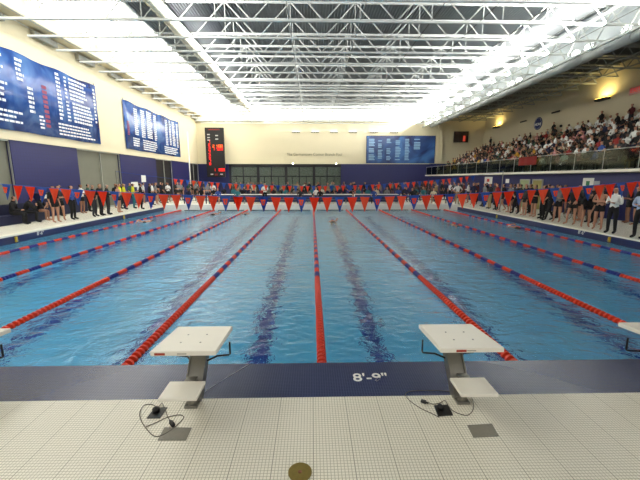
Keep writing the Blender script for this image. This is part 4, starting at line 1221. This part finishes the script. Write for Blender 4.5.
for (px, py, kd, tp, bt, hr, sl, tr, fc, lb) in LEFT:
    p = deck(px, py); p.x = min(p.x, PX0 - .25); z = .001
    if kd.startswith('sit'): p.x = LX + 1.15; p.y = onx(px, py, p.x).y; seats.append(p.y)
    elif p.x > PX0 - .45: z = .013
    person(lb, p.x, p.y, z, fc, kd, tp, bt, hr, 0, sl, tr, True)
y0, y1 = min(seats) - 1.2, max(seats) + .7
t = thing('team_bench', 'dark navy bench under the seated swimmers on the left deck', 'bench', (LX + 1.0, y0, 0))
obj('seat', B(((-.3, 0, .36), (.2, y1 - y0, .42)), bev=.01), M_navy, t); obj('front_panel', B(((.1, .02, .0), (.14, y1 - y0 - .02, .36))), M_navy, t); obj('backrest', B(((-.34, 0, .36), (-.3, y1 - y0, .9))), M_navy, t)
cnt = 0; y = 20.0
while y < 45:
    for X in (-13.9, -12.6):
        if y < 27 and X > -13: continue
        xx = X + RB.uniform(-.25, .25); yy = y + RB.uniform(-.2, .2); cnt += 1
        col = RB.choice(['black', 'black', 'navy', 'charcoal', 'white', 'green', 'grey', 'blue']); hr = RB.choice(HK)
        person('%s person in %s, %%s nearest of those standing back on the left deck' % (hr, col), xx, yy, .001, -PI / 2 + RB.uniform(-.8, .8), RB.choice(kinds), col, 'black', hr, RB.choice([0, 0, 1]),
               'short', RB.choice(['long', 'shorts']), y < 24, 'people along the left deck', 1.0, 'left')
    y += RB.uniform(.9, 1.5)
# low dark team barrier along the left wall
ya, yb = onx(46, 215, LX + .5).y, onx(90, 210, LX + .5).y
t = thing('folded_bleacher', 'dark navy folded seating standing against the left wall', 'seating', (LX + .04, ya, 0))
obj('front_panel', B(((0, 0, .02), (.35, yb - ya, 1.25)), bev=.02), M_navy, t)
obj('top_board', B(((-.02, 0, 1.25), (.4, yb - ya, 1.3))), M_black, t)
p = onx(45, 204, LX + .6)
tag(obj('paper_sheet', B(((-.02, -.16, 0), (.0, .16, .2))), M_paper, loc=(LX + .415, p.y + .4, 1.02)), 'small white paper stuck on the folded seating by the left wall', 'paper')
# --- far crowd behind the pool end
RF = random.Random(11)
cnt = 0
for row, Y in enumerate((28.6, 31.6, 33.4, 36.0, 39.5)):
    x = -10.8 + row * .3
    k = 0
    while x < 11.5:
        x += RF.uniform(.6, 1.15) if row < 3 else RF.uniform(.9, 1.7)
        if x > 11.3: break
        px = 312 + x * 350 / Y
        if px < 240 and RF.random() < .35: continue
        if row == 0 and RF.random() < .45: continue
        k += 1
        col = RF.choice(['black'] * 6 + ['charcoal', 'navy', 'white', 'grey', 'khaki', 'red', 'blue', 'cream', 'teal'])
        sit = row < 3 and RF.random() < .85
        hr = RF.choice(HK)
        nm = ('first', 'second', 'third', 'fourth', 'fifth')[row]
        person('%s person in %s beyond the pool, %%s from the middle of the %s line' % (hr, col, nm), x, Y + (.1 if sit else RF.uniform(-.9, -.6)), .001 if not sit else .001,
               PI + RF.uniform(-.9, .9) * (.4 if sit else 1), 'sit' if sit else RF.choice(kinds), col, RF.choice(['black', 'charcoal', 'navy']), hr, RF.choice([0, 0, 1, 2]), RF.choice(['short', 'long']), RF.choice(['long', 'shorts']), False, 'people beyond the far pool end', 1.0, 'far%d' % row)
        if sit:
            pass
for row, Y in enumerate((28.6, 31.6, 33.4)):
    t = thing('long_bench', 'long dark bench beyond the far pool end, %s line back from the pool' % ordinal(row + 1), 'bench', (0, Y + .12, 0), group='benches beyond the far pool end')
    obj('seat', B(((-11.4, -.15, .34), (11.6, .17, .38))), M_bench, t)
    for k in range(9): obj('leg', B(((-11 + k * 2.75, -.1, 0), (-10.94 + k * 2.75, .12, .34))), M_steelg, t)
p = ony(265, 190, 28.4)
person('man in white shirt standing at the far pool end left of centre', p.x, 28.3, .001, PI, 'cross', 'white', 'black', 'grey-haired', 0, 'short', 'long', False)
p = ony(457, 190, 28.4)
person('man in white shirt standing at the far pool end right of centre', p.x, 28.2, .001, PI, 'hips', 'white', 'khaki', 'dark-haired', 0, 'short', 'long', False)
flush_people(292)
# --- swimmers
bm = bmesh.new()
for i, (px, py, cap, lb) in enumerate(((213, 214.5, 'red', 'swimmer in a red cap near the far end, left lane'), (247, 213.5, 'black', 'swimmer in a black cap near the far end, centre-left lane'), (333, 222, 'red', 'swimmer in a red cap right of the centre lane rope'),
     (453, 225, 'black', 'swimmer in a black cap in a right-hand lane'), (517, 228, 'white', 'swimmer in a white cap nearest the right pool side'), (150, 221, 'black', 'swimmer in a black cap nearest the left pool side'))):
    p = onz(px, py, WZ)
    me = body('swim', True)
    o = link('person', me, None, (p.x, p.y, WZ - .06)); o.rotation_euler = (0, 0, PI if i % 2 else 0)
    tag(o, lb, 'person', 'swimmers in the water')
    for j in range(9): setm(o, j, SK[0])
    if ('swim', 'h') not in SH: SH[('swim', 'h')] = shell(me, ['hair'], .012, 'swim_cap')
    c = link('swim_cap', SH[('swim', 'h')], o); setm(c, 0, CM_[cap])
    if ('swim', 'p') not in SH: SH[('swim', 'p')] = shell(me, ['pelvis'], .012, 'swim_trunks')
    c = link('swim_trunks', SH[('swim', 'p')], o); setm(c, 0, CM_['black'])

# ------------------------------------------------------------------ lights
def area(name, loc, sx, sy, energy, rot, color=(1, .97, .9)):
    la = bpy.data.lights.new(name, 'AREA'); la.shape = 'RECTANGLE'; la.size = sx; la.size_y = sy; la.energy = energy; la.color = color
    o = bpy.data.objects.new(name, la); COL.objects.link(o); o.location = loc; o.rotation_euler = rot
    return o
# uplights riding on the right duct, washing the roof deck
area('duct_uplight', (13.2, 25, 8.9), .5, 42, 8500, (PI, math.radians(-38), 0), (1, .98, .94))
area('ceiling_fill_left', (-6.4, 25, 9.2), .4, 42, 3200, (PI, math.radians(36), 0), (1, .99, .96))  # added fill without a fixture, brightens the middle of the roof deck
area('ceiling_fill_far', (2, 45.0, 9.4), 24, .4, 5000, (PI, 0, 0), (1, .97, .9))  # added fill as well, whitens the far ceiling across its width
w = bpy.data.worlds.new('world'); sc.world = w; w.use_nodes = True
w.node_tree.nodes['Background'].inputs[0].default_value = (1, .97, .92, 1); w.node_tree.nodes['Background'].inputs[1].default_value = .6

sc.view_settings.view_transform = 'Standard'; sc.view_settings.look = 'None'; sc.view_settings.gamma = 1; sc.view_settings.use_curve_mapping = False
sc.view_settings.exposure = 0.32
sc.cycles.max_bounces = 8; sc.cycles.diffuse_bounces = 4; sc.cycles.glossy_bounces = 3; sc.cycles.transmission_bounces = 6
sc.cycles.sample_clamp_indirect = 8
sc.cycles.use_denoising = True
